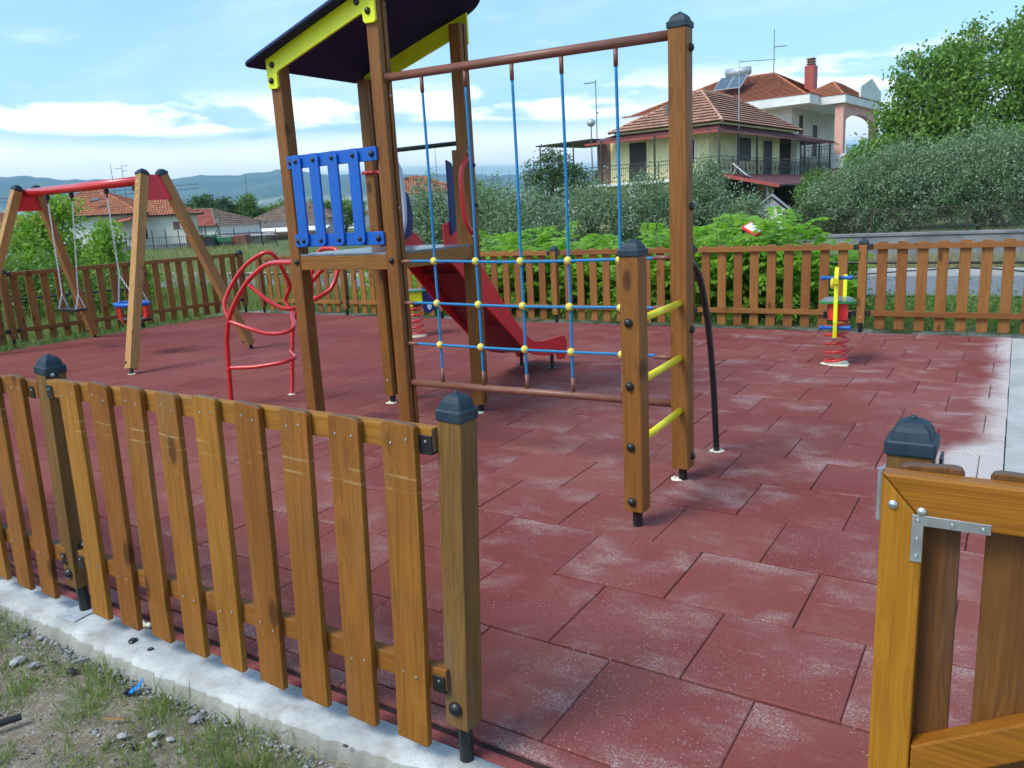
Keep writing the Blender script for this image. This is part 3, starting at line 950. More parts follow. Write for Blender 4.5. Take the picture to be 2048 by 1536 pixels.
for z in (0.20,):
    stick_on('bolt', SCREW_L, pBL, (XL, YB - PW / 2, z), (0, -1, 0))

# platform
bm = B(); add_box(bm, ((XL + XR) / 2, (YF + YB) / 2, 1.308), (XR - XL + 0.05, YB - YF + 0.05, 0.014), bevel=0.002)
# notch the board round the posts by keeping it between them
bm.free(); bm = B()
add_box(bm, ((XL + XR) / 2, (YF + YB) / 2, 1.309), (XR - XL - PW - 0.004, YB - YF + PW - 0.02, 0.014), bevel=0.002)
pl = part('platform', bm, M['hpl'], ps)
for sx in (XL, XR):
    bm = B(); add_box(bm, (sx + (0.01 if sx < -4 else -0.01), (YF + YB) / 2, 1.3088), (PW - 0.012, YB - YF - PW - 0.004, 0.0135)); part('platform_edge', bm, M['hpl'], pl)
bF = beam('floor_beam', (XL + 0.051, YF - 0.022, 1.252), (XR - 0.051, YF - 0.022, 1.252), 0.098, 0.04, M['wood_play'], ps, (0, 0, 1))
bR = beam('floor_beam', (XR + 0.022, YF + 0.051, 1.252), (XR + 0.022, YB - 0.051, 1.252), 0.098, 0.04, M['wood_play'], ps, (0, 0, 1))
beam('floor_beam', (XL - 0.022, YF + 0.051, 1.252), (XL - 0.022, YB - 0.051, 1.252), 0.098, 0.04, M['wood_play'], ps, (0, 0, 1))
beam('floor_beam', (XL + 0.051, YB + 0.022, 1.252), (XR - 0.051, YB + 0.022, 1.252), 0.098, 0.04, M['wood_play'], ps, (0, 0, 1))
for x in (-4.25, -3.95, -3.63):
    stick_on('screw', SCREW, bF, (x, YF - 0.0425, 1.255), (0, -1, 0))
for y in (4.2, 4.5, 4.82):
    for z in (1.275, 1.23):
        stick_on('screw', SCREW, bR, (XR + 0.0425, y, z), (1, 0, 0))

# blue railing: two rails on the post faces, four slats in front of them
rail = thing_part = None
bm = B(); add_box(bm, (-3.953, YF - PW / 2 - 0.010, 1.952), (0.832, 0.019, 0.088), bevel=0.003)
rl = part('railing', bm, M['blue_panel'], ps)
bm = B(); add_box(bm, (-3.953, YF - PW / 2 - 0.010, 1.412), (0.832, 0.019, 0.088), bevel=0.003)
part('rail', bm, M['blue_panel'], rl)
yb2 = YF - PW / 2 - 0.030
for xk in (-4.262, -4.092, -3.918, -3.728):
    bm = B()
    w2, zl, zh, c = 0.045, 1.372, 1.996, 0.024
    add_prism(bm, [(-w2, 0, zl + c), (-w2 + c, 0, zl), (w2 - c, 0, zl), (w2, 0, zl + c), (w2, 0, zh - c), (w2 - c, 0, zh), (-w2 + c, 0, zh), (-w2, 0, zh - c)], (0, 0.019, 0), bevel=0.003)
    sl = part('slat', bm, M['blue_panel'], rl, Matrix.Translation((xk, yb2 - 0.009, 0)))
    for z in (1.952, 1.412):
        stick_on('bolt', BOLT_S, rl, (xk, yb2 - 0.0095, z), (0, -1, 0))
for xk in (-4.330, -3.577):
    for z in (1.952, 1.412):
        stick_on('bolt', BOLT, rl, (xk, YF - PW / 2 - 0.019, z), (0, -1, 0))

# roof: a bowed navy sheet on two yellow gable plates
RX0, RX1, RY0, RY1 = -4.60, -3.22, 3.93, 5.09


def roof_z(x):
    return 2.607 + (x - RX0) * 0.294 + 0.012 * math.sin(math.pi * (x - RX0) / (RX1 - RX0))


def roof_outline():
    pts = []
    for cx_, cy_, r, a0 in ((RX0, RY0, 0.05, 180), (RX1, RY0, 0.32, 270), (RX1, RY1, 0.32, 0), (RX0, RY1, 0.05, 90)):
        ox = cx_ + r if cx_ == RX0 else cx_ - r
        oy = cy_ + r if cy_ == RY0 else cy_ - r
        for k in range(9):
            t = R(a0 + 90 * k / 8)
            pts.append((ox + r * math.cos(t), oy + r * math.sin(t)))
    return pts


ol_ = roof_outline()
n = len(ol_)
cx0, cy0 = (RX0 + RX1) / 2, (RY0 + RY1) / 2
bm = B()
def roof_ring(k, off, ins=0.0):
    rr = []
    for x, y in ol_:
        x2 = cx0 + (x - cx0) * k; y2 = cy0 + (y - cy0) * k
        rr.append(bm.verts.new((x2, y2, roof_z(x2) + off)))
    return rr
tops = [roof_ring(k, 0.024) for k in (0.992, 0.8, 0.6, 0.4, 0.2)]
edge = [roof_ring(1.0, 0.018), roof_ring(1.0, 0.006)]
bots = [roof_ring(k, 0.0) for k in (0.992, 0.8, 0.6, 0.4, 0.2)]
seq = tops[::-1] + edge + bots
for i, (ra, rb) in enumerate(zip(seq, seq[1:])):
    for k in range(n):
        f = bm.faces.new((ra[k], ra[(k + 1) % n], rb[(k + 1) % n], rb[k]))
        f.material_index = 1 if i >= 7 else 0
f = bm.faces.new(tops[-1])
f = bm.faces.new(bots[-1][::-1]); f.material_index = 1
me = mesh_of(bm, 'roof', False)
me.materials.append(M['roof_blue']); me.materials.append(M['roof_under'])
roof = link('roof', me, None, ps)


def gable(y, thick):
    bm = B()
    l0, l1, r0, r1 = -4.468, -4.372, -3.553, -3.452
    lo = lambda x: 2.551 + (x + 4.394) * 0.294
    pts = [(l0, 2.470), (l0 + 0.014, 2.453), (l1 - 0.014, 2.449), (l1, 2.462), (l1, lo(l1) - 0.012), (l1 + 0.014, lo(l1 + 0.014))]
    pts += [(r0 - 0.014, lo(r0 - 0.014)), (r0, lo(r0) - 0.012), (r0, 2.748), (r0 + 0.016, 2.732), (r1 - 0.016, 2.728), (r1, 2.742)]
    for k in range(9):
        x = r1 + (l0 - r1) * k / 8
        pts.append((x, roof_z(x) - 0.003))
    add_prism(bm, [(p[0], y, p[1]) for p in pts], (0, thick, 0), bevel=0.0025)
    return bm


g1 = part('gable_plate', gable(YF - PW / 2 - 0.020, 0.019), M['yellow'], ps)
for x, z in ((XL - 0.012, 2.505), (XL + 0.01, 2.605), (XR - 0.09, 2.865), (XR - 0.005, 2.800)):
    stick_on('bolt', BOLT, g1, (x, YF - PW / 2 - 0.020, z), (0, -1, 0))
g2 = part('gable_plate', gable(YB + PW / 2 + 0.001, 0.019), M['yellow'], ps)

# black bar and the coloured panels at the slide entrance
bm = B(); add_tube(bm, [(XL + 0.03, YB + 0.01, 2.055), (XR - 0.03, YB + 0.01, 2.055)], 0.017, 12); part('guard_bar', bm, M['black_metal'], ps)
beam('side_board', (XR - 0.105, YB + 0.055, 1.30), (XR - 0.105, YB + 0.055, 2.01), 0.070, 0.070, M['wood_play'], ps)
stick_on('bolt', BOLT_S, ps, (XR - 0.095, YB + 0.055, 2.008), (0, 0, 1))


def entry_panel(x, mat, ys, th=0.018):
    bm = B()
    add_prism(bm, [(x, y, z) for y, z in ys], (th, 0, 0), bevel=0.004)
    return part('entry_panel', bm, mat, ps)


arc = [(4.975, 1.33), (4.975, 1.90), (5.00, 1.915), (5.03, 1.89), (5.045, 1.80), (5.06, 1.745), (5.085, 1.735), (5.112, 1.70), (5.13, 1.62), (5.137, 1.54), (5.132, 1.46), (5.11, 1.40)]
entry_panel(XL + 0.215, M['navy'], arc)
entry_panel(XR - 0.262, M['navy'], [(5.06, 1.38), (5.06, 1.95), (5.12, 1.93), (5.16, 1.84), (5.18, 1.70), (5.18, 1.45)])
bm = B()
add_tube(bm, spline([(XL + 0.225, 4.96, 1.985), (XL + 0.252, 4.97, 1.945), (XL + 0.268, 4.985, 1.87), (XL + 0.272, 4.99, 1.70), (XL + 0.270, 4.985, 1.52), (XL + 0.252, 4.965, 1.42), (XL + 0.215, 4.945, 1.345)], 6), 0.019, 10)
part('grab_bar', bm, M['white'], ps, smooth=True)
bm = B()
add_tube(bm, spline([(XR + 0.050, 4.93, 1.945), (XR + 0.070, 4.915, 1.935), (XR + 0.068, 4.84, 1.90), (XR + 0.066, 4.800, 1.80), (XR + 0.066, 4.800, 1.62), (XR + 0.066, 4.815, 1.50), (XR + 0.068, 4.86, 1.43), (XR + 0.068, 4.90, 1.405), (XR + 0.050, 4.915, 1.40)], 6), 0.0185, 12)
h = part('grab_bar', bm, M['red'], ps, smooth=True)
for z in (1.985, 1.372):
    stick_on('screw', SCREW_L, h, (XR + 0.050, 4.92, z), (1, 0, 0))
bm = B()
add_tube(bm, [(XL - 0.06, 4.905, 1.90), (XL + 0.10, 4.900, 1.90)], 0.014, 10); add_tube(bm, [(XL - 0.055, 4.905, 1.395), (XL + 0.10, 4.900, 1.395)], 0.012, 10)
add_tube(bm, spline([(XL + 0.10, 4.90, 1.90), (XL + 0.145, 4.90, 1.87), (XL + 0.15, 4.90, 1.75), (XL + 0.15, 4.90, 1.55), (XL + 0.145, 4.90, 1.43), (XL + 0.10, 4.90, 1.395)], 5), 0.0145, 10)
part('grab_bar', bm, M['red'], ps, smooth=True)

# slide
TOPE = [(4.985, 1.30), (4.985, 1.47), (5.05, 1.485), (5.12, 1.455), (5.25, 1.395), (5.33, 1.31), (5.40, 1.20), (5.58, 0.99), (5.80, 0.745), (6.00, 0.535), (6.13, 0.415), (6.25, 0.345), (6.40, 0.318), (6.60, 0.312), (6.80, 0.310), (6.86, 0.290), (6.90, 0.245), (6.905, 0.19)]
BOTE = [(6.86, 0.082), (6.83, 0.066), (6.72, 0.080), (6.695, 0.145), (6.60, 0.150), (6.45, 0.168), (6.25, 0.215), (6.08, 0.300), (5.83, 0.500), (5.42, 0.830), (5.15, 1.090), (5.02, 1.20)]
bm = B()
xs_ = (-4.245, -3.777)
# bed: swept profile between the side panels
BED = [(4.99, 1.300), (5.10, 1.262), (5.25, 1.15), (5.50, 0.905), (5.75, 0.645), (5.95, 0.450), (6.12, 0.325), (6.28, 0.258), (6.45, 0.232), (6.70, 0.225), (6.82, 0.215), (6.86, 0.180)]
sp = spline([(0, a, b) for a, b in BED], 4)
pv = None
for p in sp:
    r4 = [bm.verts.new((xs_[0] + 0.004, p.y, p.z)), bm.verts.new((xs_[1] - 0.004, p.y, p.z)), bm.verts.new((xs_[1] - 0.004, p.y - 0.010, p.z - 0.014)), bm.verts.new((xs_[0] + 0.004, p.y - 0.010, p.z - 0.014))]
    if pv:
        for k in range(4):
            bm.faces.new((pv[k], pv[(k + 1) % 4], r4[(k + 1) % 4], r4[k]))
    else:
        bm.faces.new(r4)
    pv = r4
bm.faces.new(pv[::-1])
for a in (0.22, 0.40, 0.60, 0.78):
    k = int(a * (len(sp) - 1))
    p, d = sp[k], (sp[k + 1] - sp[k - 1]).normalized()
    add_box(bm, (-4.011, p.y - 0.02, p.z - 0.032), (0.462, 0.014, 0.026), Matrix.Rotation(math.atan2(d.z, d.y), 3, 'X'))
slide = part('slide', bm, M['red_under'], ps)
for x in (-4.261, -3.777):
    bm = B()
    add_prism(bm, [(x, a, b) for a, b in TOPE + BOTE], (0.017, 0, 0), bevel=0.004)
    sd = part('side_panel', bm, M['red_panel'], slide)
for x, y in ((-4.20, 6.72), (-3.80, 6.65)):
    bm = B(); add_tube(bm, [(x, y, -0.01), (x, y, 0.20)], 0.018, 10); add_box(bm, (x, y, 0.004), (0.09, 0.07, 0.007)); part('leg', bm, M['black_metal'], slide)
for y, z in ((5.98, 0.36), (6.27, 0.255), (6.62, 0.20), (6.80, 0.20)):
    stick_on('bolt', SCREW, slide, (-3.760, y, z), (1, 0, 0))

# climbing net
bm = B(); add_tube(bm, [(XR + 0.045, 4.09, 2.408), (-1.562, 4.09, 2.372)], 0.026, 14)
add_tube(bm, [(XR + 0.048, 4.09, 2.408), (XR + 0.062, 4.09, 2.4077)], 0.033, 14)
net = part('climbing_net', bm, M['brown_bar'], ps, smooth=True)
bm = B(); add_tube(bm, [(XR + 0.045, 4.09, 0.428), (-1.562, 4.09, 0.440)], 0.023, 14)
part('tube', bm, M['brown_bar'], net, smooth=True)
VX = (-3.178, -2.850, -2.522, -2.198, -1.870)
HZ = ((1.252, 1.243, 1.251), (0.978, 0.973, 0.978), (0.703, 0.704, 0.712))


def rope(pts, r=0.0086):
    p0, p1 = V(pts[0]), V(pts[-1])
    m, L = frame(p0, p1)
    inv = m.inverted()
    bm = B(); add_tube(bm, [inv @ V(p) for p in spline(pts, 6)], r, 10)
    return part('rope', bm, M['rope'], net, m, smooth=True)


for i, x in enumerate(VX):
    tx_ = x + 0.008 * math.sin(i * 2.1)
    zt_ = 2.408 - (x - XR) / 1.99 * 0.036
    rope([(x, 4.09, zt_ - 0.10), (x + 0.004, 4.09, 1.75), (x, 4.09, 1.25), (x + 0.002, 4.09, 0.975), (x, 4.09, 0.705), (x - 0.001, 4.09, 0.535)])
    for za, zb_ in ((zt_ - 0.015, zt_ - 0.115), (0.545, 0.445)):
        bm = B(); add_tube(bm, [(x, 4.09, za), (x, 4.09, zb_)], 0.0125, 10); part('ferrule', bm, M['brown_bar'], net, smooth=True)
for zs in HZ:
    rope([(XR + 0.13, 4.076, zs[0] + 0.002), (VX[0], 4.076, zs[0]), (VX[2], 4.076, zs[1] - 0.003), (VX[4], 4.076, zs[1] + 0.003), (-1.66, 4.076, zs[2])])
    for xa_, xb_ in ((XR + 0.045, XR + 0.14), (-1.562, -1.67)):
        bm = B(); add_tube(bm, [(xa_, 4.078, zs[0]), (xb_, 4.078, zs[0])], 0.0125, 10); part('ferrule', bm, M['brown_bar'], net, smooth=True)
    for i, x in enumerate(VX):
        bm = B()
        z = zs[0] + (zs[1] - zs[0]) * min(1, i / 2)
        add_ball(bm, (x, 4.080, z), 0.0245, (1, 0.9, 1), 16, 10)
        k = part('connector', bm, M['knob_yellow'], net, smooth=True)
        stick_on('screw', SCREW, net, (x - 0.006, 4.0583, z - 0.002), (0, -1, 0))

# yellow ladder rungs and the fire pole at the tall post
for z in (1.010, 0.712, 0.415):
    bm = B(); add_tube(bm, [(-1.484, 3.42, z - 0.004), (-1.508, 4.045, z)], 0.0185, 14); part('ladder_rung', bm, M['yellow_bar'], ps, smooth=True)
bm = B()
add_tube(bm, spline([(-1.513, 4.13, 1.215), (-1.512, 4.20, 1.215), (-1.511, 4.27, 1.195), (-1.510, 4.335, 1.15), (-1.508, 4.39, 1.08), (-1.506, 4.44, 0.98), (-1.505, 4.52, 0.78), (-1.504, 4.60, 0.45), (-1.504, 4.665, 0.0)], 6), 0.019, 12)
part('support_leg', bm, M['black_metal'], ps, smooth=True)

# red loop climber on the left side of the tower
RN = [(-5.722, 4.33, -0.02), (-5.712, 4.33, 0.12), (-5.690, 4.33, 0.381), (-5.668, 4.33, 0.587), (-5.606, 4.33, 0.771), (-5.485, 4.33, 0.932), (-5.309, 4.325, 1.089), (-5.091, 4.30, 1.202), (-4.90, 4.25, 1.243), (-4.60, 4.14, 1.255), (XL - 0.02, 4.09, 1.255)]
n_ = len(RN)
RF = []
for i, p in enumerate(RN):
    t = i / (n_ - 1)
    RF.append((p[0] + 0.17 * (1 - t), p[1] + 0.533 + t * 0.33, p[2]))
RF[-1] = (XL - 0.02, 4.965, 1.255)
bm = B(); add_tube(bm, spline(RN, 5), 0.0195, 12)
cl_ = part('arch_climber', bm, M['red'], ps, smooth=True)
bm = B(); add_tube(bm, spline(RF, 5), 0.0195, 12); part('side_tube', bm, M['red'], cl_, smooth=True)
LOOPS = [
    [(-5.606, 4.33, 0.771), (-5.67, 4.35, 0.887), (-5.628, 4.4, 1.031), (-5.477, 4.45, 1.204), (-5.33, 4.5, 1.295), (-5.27, 4.55, 1.31), (-5.248, 4.6, 1.267), (-5.282, 4.68, 1.172), (-5.305, 4.75, 1.066), (-5.343, 4.8, 0.99), (-5.455, 4.84, 0.891), (-5.437, 4.84, 0.818), (-5.389, 4.845, 0.768)],
    [(-5.690, 4.33, 0.345), (-5.501, 4.4, 0.349), (-5.357, 4.47, 0.363), (-5.236, 4.56, 0.383), (-5.227, 4.66, 0.401), (-5.346, 4.75, 0.405), (-5.500, 4.86, 0.405)],
    [(-5.606, 4.33, 0.755), (-5.414, 4.38, 0.689), (-5.274, 4.44, 0.645), (-5.149, 4.52, 0.647), (-5.139, 4.62, 0.682), (-5.299, 4.75, 0.74), (-5.41, 4.85, 0.778)],
    [(-5.298, 4.33, 1.07), (-5.195, 4.36, 0.971), (-5.086, 4.4, 0.891), (-4.979, 4.46, 0.856), (-4.896, 4.6, 0.90), (-4.87, 4.72, 0.942), (-4.832, 4.8, 1.002), (-4.814, 4.87, 1.143), (-4.83, 4.9, 1.287), (-4.943, 4.9, 1.314), (-5.052, 4.90, 1.283), (-5.148, 4.88, 1.096)],
    [(-5.133, 4.86, 1.10), (-5.136, 4.85, 0.90), (-5.00, 4.70, 0.915), (-4.88, 4.66, 0.925)],
]
for lp_ in LOOPS:
    bm = B(); add_tube(bm, spline(lp_, 6), 0.0175, 12); part('rung', bm, M['red'], cl_, smooth=True)

# cream foam collars where the feet pass through the rubber
def collar(x, y, r, label, seed, sc=(1, 1)):
    rd = random.Random(seed)
    bm = B()
    n = 18
    a, b = [], []
    for k in range(n):
        t = 2 * math.pi * k / n
        rr = r * rd.uniform(0.75, 1.2)
        a.append(bm.verts.new((math.cos(t) * rr * sc[0], math.sin(t) * rr * sc[1], 0.001)))
        b.append(bm.verts.new((math.cos(t) * rr * 0.72 * sc[0], math.sin(t) * rr * 0.72 * sc[1], rd.uniform(0.004, 0.011))))
    for k in range(n):
        bm.faces.new((a[k], a[(k + 1) % n], b[(k + 1) % n], b[k]))
    bm.faces.new(b)
    return tag(part('foam_collar', bm, M['foam'], None, Matrix.Translation((x, y, 0))), label, 'foam', 'foam collars round the post feet')


collar(-1.504, 4.668, 0.050, 'cream foam blob at the foot of the black bent tube', 1)
collar(-1.545, 4.075, 0.035, 'cream foam blob under the tall ladder post', 2)
collar(XR, YB - 0.03, 0.042, 'cream foam blob under the post beside the slide', 3)
collar(XL, YB - 0.02, 0.048, 'cream foam blob under the rear tower post near the climber', 4)
collar(RF[0][0], RF[0][1], 0.034, 'cream foam ring round the far red climber foot', 5)
collar(-8.195, 4.965, 0.045, 'cream foam blob under the near swing leg', 6)

# ------------------------------------------------------------------ swing set
sw_ = thing('swing_set', 'wooden A frame swing set with red crossbar and red end plates', 'swing set', (-10.0, 5.78, 0))
LEGS = [((-8.20, 4.968, 0.055), (-8.49, 5.640, 2.175)), ((-8.20, 6.600, 0.055), (-8.52, 5.905, 2.175)),
        ((-11.76, 4.968, 0.055), (-11.30, 5.650, 2.165)), ((-11.80, 6.640, 0.055), (-11.31, 5.910, 2.165))]
for a, b in LEGS:
    m, L = frame(a, b, (1, 0, 0))
    lg = part('leg', grain_box(0.105, 0.105, L, 0.006), M['wood_swing'], sw_, m)
    link('cap', CAP, None, lg, m @ Matrix.Translation((0, 0, L - 0.012)) @ Matrix.Diagonal((1.15, 1.15, 1.05, 1)))
    ax = (V(b) - V(a)).normalized()
    bm = B(); add_tube(bm, [V(a) - ax * 0.09, V(a) + ax * 0.02], 0.021, 10); part('foot', bm, M['black_metal'], lg)
    n = m.to_3x3() @ V((0, -1 if a[1] < 5.5 else -1, 0))
    stick_on('bolt', BOLT_S, lg, m @ V((-0.03, -0.0525 if n.y < 0 else 0.0525, 0.07)), n)
    if a[1] < 5.5:
        nn = m.to_3x3() @ V((0, 1, 0)); s_ = 0.0525
        if nn.y > 0:
            nn = -nn; s_ = -0.0525
        for k in (0.10, 0.19, 0.28):
            stick_on('screw', SCREW_L, lg, m @ V((0.0, s_, L - k)), nn)
bm = B(); add_tube(bm, [(-8.50, 5.775, 2.120), (-11.31, 5.78, 2.120)], 0.054, 20)
part('crossbar', bm, M['red'], sw_, smooth=True)
for xe, sgn in ((-8.475, 1), (-11.32, -1)):
    bm = B()
    add_prism(bm, [(xe - sgn * 0.02, 5.66, 2.17), (xe - sgn * 0.02, 5.89, 2.17), (xe + sgn * 0.025, 5.985, 1.885), (xe + sgn * 0.025, 5.565, 1.885)], (0.008 * sgn, 0, 0), 0.001)
    part('end_plate', bm, M['red_panel'], sw_)
HX = (-10.83, -10.255, -9.475, -8.885)
for x in HX:
    bm = B()
    add_tube(bm, [(x, 5.778, 2.075), (x, 5.778, 2.035)], 0.030, 14)
    add_ball(bm, (x, 5.778, 2.025), 0.032, (1, 1, 0.7))
    add_tube(bm, [(x, 5.778, 2.01), (x, 5.778, 1.96)], 0.010, 8)
    part('hanger', bm, M['black'], sw_, smooth=True)


def chain_bm(bm, a, b, link_l=0.034, w=0.0105, r=0.0035):
    a, b = V(a), V(b)
    m, L = frame(a, b)
    n = max(2, int(L / (link_l * 0.72)))
    st = L / n
    for i in range(n):
        c = (i + 0.5) * st
        ang = 0 if i % 2 == 0 else math.pi / 2
        pts = []
        for k in range(8):
            t = 2 * math.pi * k / 8
            u = w * math.cos(t); v = link_l / 2 * math.sin(t) * 1.02
            pts.append(m @ V((u * math.cos(ang), u * math.sin(ang), c + v)))
        add_tube(bm, pts, r, 4, closed=True)
    return bm


def hang(parent, x, knot, ends):
    bm = B()
    chain_bm(bm, (x, 5.778, 1.965), knot)
    for e in ends:
        chain_bm(bm, knot, e)
    return part('chain', bm, M['chain'], parent)


fs = thing('flat_swing', 'flat black rubber swing seat hanging on two chains', 'swing', (-10.60, 5.80, 0.55))
bm = B()
add_box(bm, (-10.735, 5.80, 0.555), (0.46, 0.17, 0.032), bevel=0.008, seg=2)
add_tube(bm, spline([(-10.88, 5.86, 0.54), (-10.86, 5.86, 0.49), (-10.80, 5.86, 0.46), (-10.74, 5.86, 0.44)], 4), 0.006, 6)
add_tube(bm, spline([(-10.58, 5.86, 0.54), (-10.60, 5.86, 0.49), (-10.66, 5.86, 0.45)], 4), 0.006, 6)
part('seat', bm, M['black'], fs)
hang(fs, HX[0], (-10.925, 5.80, 0.76), [(-10.94, 5.735, 0.572), (-10.94, 5.865, 0.572)])
hang(fs, HX[1], (-10.53, 5.80, 0.76), [(-10.52, 5.735, 0.572), (-10.52, 5.865, 0.572)])

bk = thing('bucket_swing', 'red toddler bucket swing with blue padded ring', 'swing', (-9.35, 5.80, 0.5))
bc = V((-9.345, 5.80, 0.655))
bm = B()
add_tube(bm, [bc + V((0.235 * math.cos(t * math.pi / 12), 0.165 * math.sin(t * math.pi / 12), 0)) for t in range(24)], 0.027, 12, closed=True)
part('ring', bm, M['blue_panel'], bk, smooth=True)
for sx, sy, wd in ((-0.19, -0.07, 0.05), (-0.02, -0.155, 0.06), (0.17, -0.09, 0.06), (0.19, 0.07, 0.05), (0.0, 0.155, 0.06), (-0.16, 0.10, 0.05)):
    bm = B()
    pts = [bc + V((sx, sy, 0)), bc + V((sx * 0.98, sy, -0.12)), bc + V((sx * 0.85, sy * 0.9, -0.21)), bc + V((sx * 0.4, sy * 0.5, -0.245))]
    sp_ = spline(pts, 5)
    tl_ = V((-sy, sx, 0)).normalized()
    pv = None
    for p in sp_:
        o_ = V((sx, sy, 0)).normalized() * 0.010
        rr = [bm.verts.new(p - tl_ * wd / 2), bm.verts.new(p + tl_ * wd / 2), bm.verts.new(p + tl_ * wd / 2 + o_), bm.verts.new(p - tl_ * wd / 2 + o_)]
        if pv:
            for k in range(4):
                bm.faces.new((pv[k], pv[(k + 1) % 4], rr[(k + 1) % 4], rr[k]))
        pv = rr
    part('strap', bm, M['red'], bk)
bm = B(); add_box(bm, (bc.x, bc.y, bc.z - 0.20), (0.44, 0.20, 0.035), bevel=0.01, seg=2); add_tube(bm, [(bc.x + 0.1, bc.y, bc.z - 0.21), (bc.x + 0.1, bc.y, bc.z - 0.28)], 0.02, 8)
part('seat', bm, M['black'], bk)
hang(bk, HX[2], (-9.515, 5.80, 1.02), [(-9.555, 5.76, 0.685), (-9.40, 5.90, 0.685)])
hang(bk, HX[3], (-9.17, 5.80, 0.93), [(-9.13, 5.74, 0.685), (-9.15, 5.90, 0.685)])

# ------------------------------------------------------------------ spring riders
def coil(parent, x, y, r, z0, z1, turns, mat='red'):
    pts = []
    n = int(turns * 20)
    for i in range(n + 1):
        t = i / n
        a = 2 * math.pi * turns * t + 1.2
        e = 1.0
        zz = z0 + (z1 - z0) * (0.06 * min(1, t / 0.12) + 0.88 * min(1, max(0, (t - 0.10) / 0.80)) + 0.06 * max(0, (t - 0.9) / 0.1))
        pts.append((x + r * math.cos(a), y + r * math.sin(a), zz))
    bm = B(); add_tube(bm, pts, 0.0115, 8)
    return part('spring', bm, M[mat], parent, smooth=True)


def board(parent, name, pts, origin, rz, th, mat, bevel=0.004):
    """side board cut from sheet: outline in its own plane (u along, z up), thickness across"""
    m = Matrix.Translation(origin) @ Matrix.Rotation(rz, 4, 'Z')
    bm = B()
    add_prism(bm, [(p[0], -th / 2, p[1]) for p in pts], (0, th, 0), bevel=bevel)
    return part(name, bm, mat, parent, m)


sr = thing('spring_rider', 'yellow and red spring rider with green seat and blue grips', 'spring rider', (-1.35, 7.66, 0))
cx_, cy_ = -1.345, 7.66
coil(sr, cx_, cy_, 0.098, 0.015, 0.40, 5.2)
RZ = R(99)        # its long axis points almost straight at the viewer
ax_ = V((math.cos(RZ), math.sin(RZ), 0))
bm = B(); add_box(bm, (cx_, cy_, 0.415), (0.17, 0.17, 0.012), Matrix.Rotation(RZ, 3, 'Z')); part('spring_plate', bm, M['black_metal'], sr)
hp = [(-0.04, 0.28), (0.05, 0.275), (0.07, 0.40), (0.10, 0.46), (0.09, 0.62), (0.07, 0.74), (0.10, 0.80), (0.08, 0.88), (0.01, 0.905), (-0.07, 0.88), (-0.13, 0.82), (-0.12, 0.77), (-0.03, 0.75), (-0.045, 0.60), (-0.06, 0.42)]
fr = V((cx_, cy_, 0)) - ax_ * 0.20
board(sr, 'head_board', hp, fr + V((-0.014, 0, 0)), RZ, 0.034, M['yellow'])
bm = B(); add_ball(bm, fr + V((-0.045, -0.02, 0.765)), 0.035, (0.5, 1, 1.5)); part('cheek_piece', bm, M['knob_yellow'], sr, smooth=True)
bpts = [(-0.05, 0.42), (0.05, 0.42), (0.07, 0.60), (0.09, 0.76), (0.05, 0.80), (-0.01, 0.77), (-0.03, 0.60)]
board(sr, 'back_board', bpts, V((cx_, cy_, 0)) + ax_ * 0.20 + V((0.055, 0, 0)), RZ, 0.034, M['yellow'])
bm = B(); add_box(bm, (cx_ + 0.008, cy_, 0.50), (0.30, 0.155, 0.155), Matrix.Rotation(RZ, 3, 'Z'), 0.006); part('body', bm, M['red_panel'], sr)
seat_o = [(-0.16, -0.10), (-0.10, -0.125), (0.06, -0.135), (0.14, -0.155), (0.19, -0.10), (0.20, 0.0), (0.19, 0.10), (0.14, 0.155), (0.06, 0.135), (-0.10, 0.125), (-0.16, 0.10)]
ms = Matrix.Translation((cx_, cy_, 0.578)) @ Matrix.Rotation(RZ + math.pi, 4, 'Z')
bm = B(); add_prism(bm, [(p[0], p[1], 0) for p in seat_o], (0, 0, 0.022), 0.004); st_ = part('seat', bm, M['green'], sr, ms)
bm = B(); add_prism(bm, [(p[0] * 0.93, p[1] * 0.93, 0.0225) for p in seat_o], (0, 0, 0.003)); part('seat_pad', bm, M['hpl'], st_, ms)
sd_ = V((-ax_.y, ax_.x, 0))
for z, q_, nm in ((0.812, fr, 'handle'), (0.365, fr, 'foot_rest')):
    for s in (-1, 1):
        a = q_ + V((-0.014, 0, z)) + sd_ * s * 0.017
        b = a + sd_ * s * 0.115
        m, L = frame(a, b)
        bm = B(); add_lathe(bm, [(0.015, 0), (0.0175, 0.01), (0.0165, 0.03), (0.0165, L - 0.03), (0.021, L - 0.018), (0.023, L - 0.004), (0.012, L)], 14)
        part(nm, bm, M['blue_panel'], sr, m, smooth=True)
for s in (-1, 1):
    bm = B(); add_box(bm, V((cx_, cy_, 0.455)) + sd_ * s * 0.105, (0.05, 0.03, 0.06), Matrix.Rotation(RZ, 3, 'Z'), 0.005); part('clamp', bm, M['black'], sr)
collar(cx_, cy_, 0.145, 'cream foam ring round the base of the yellow spring rider', 8, (1.0, 1.0))

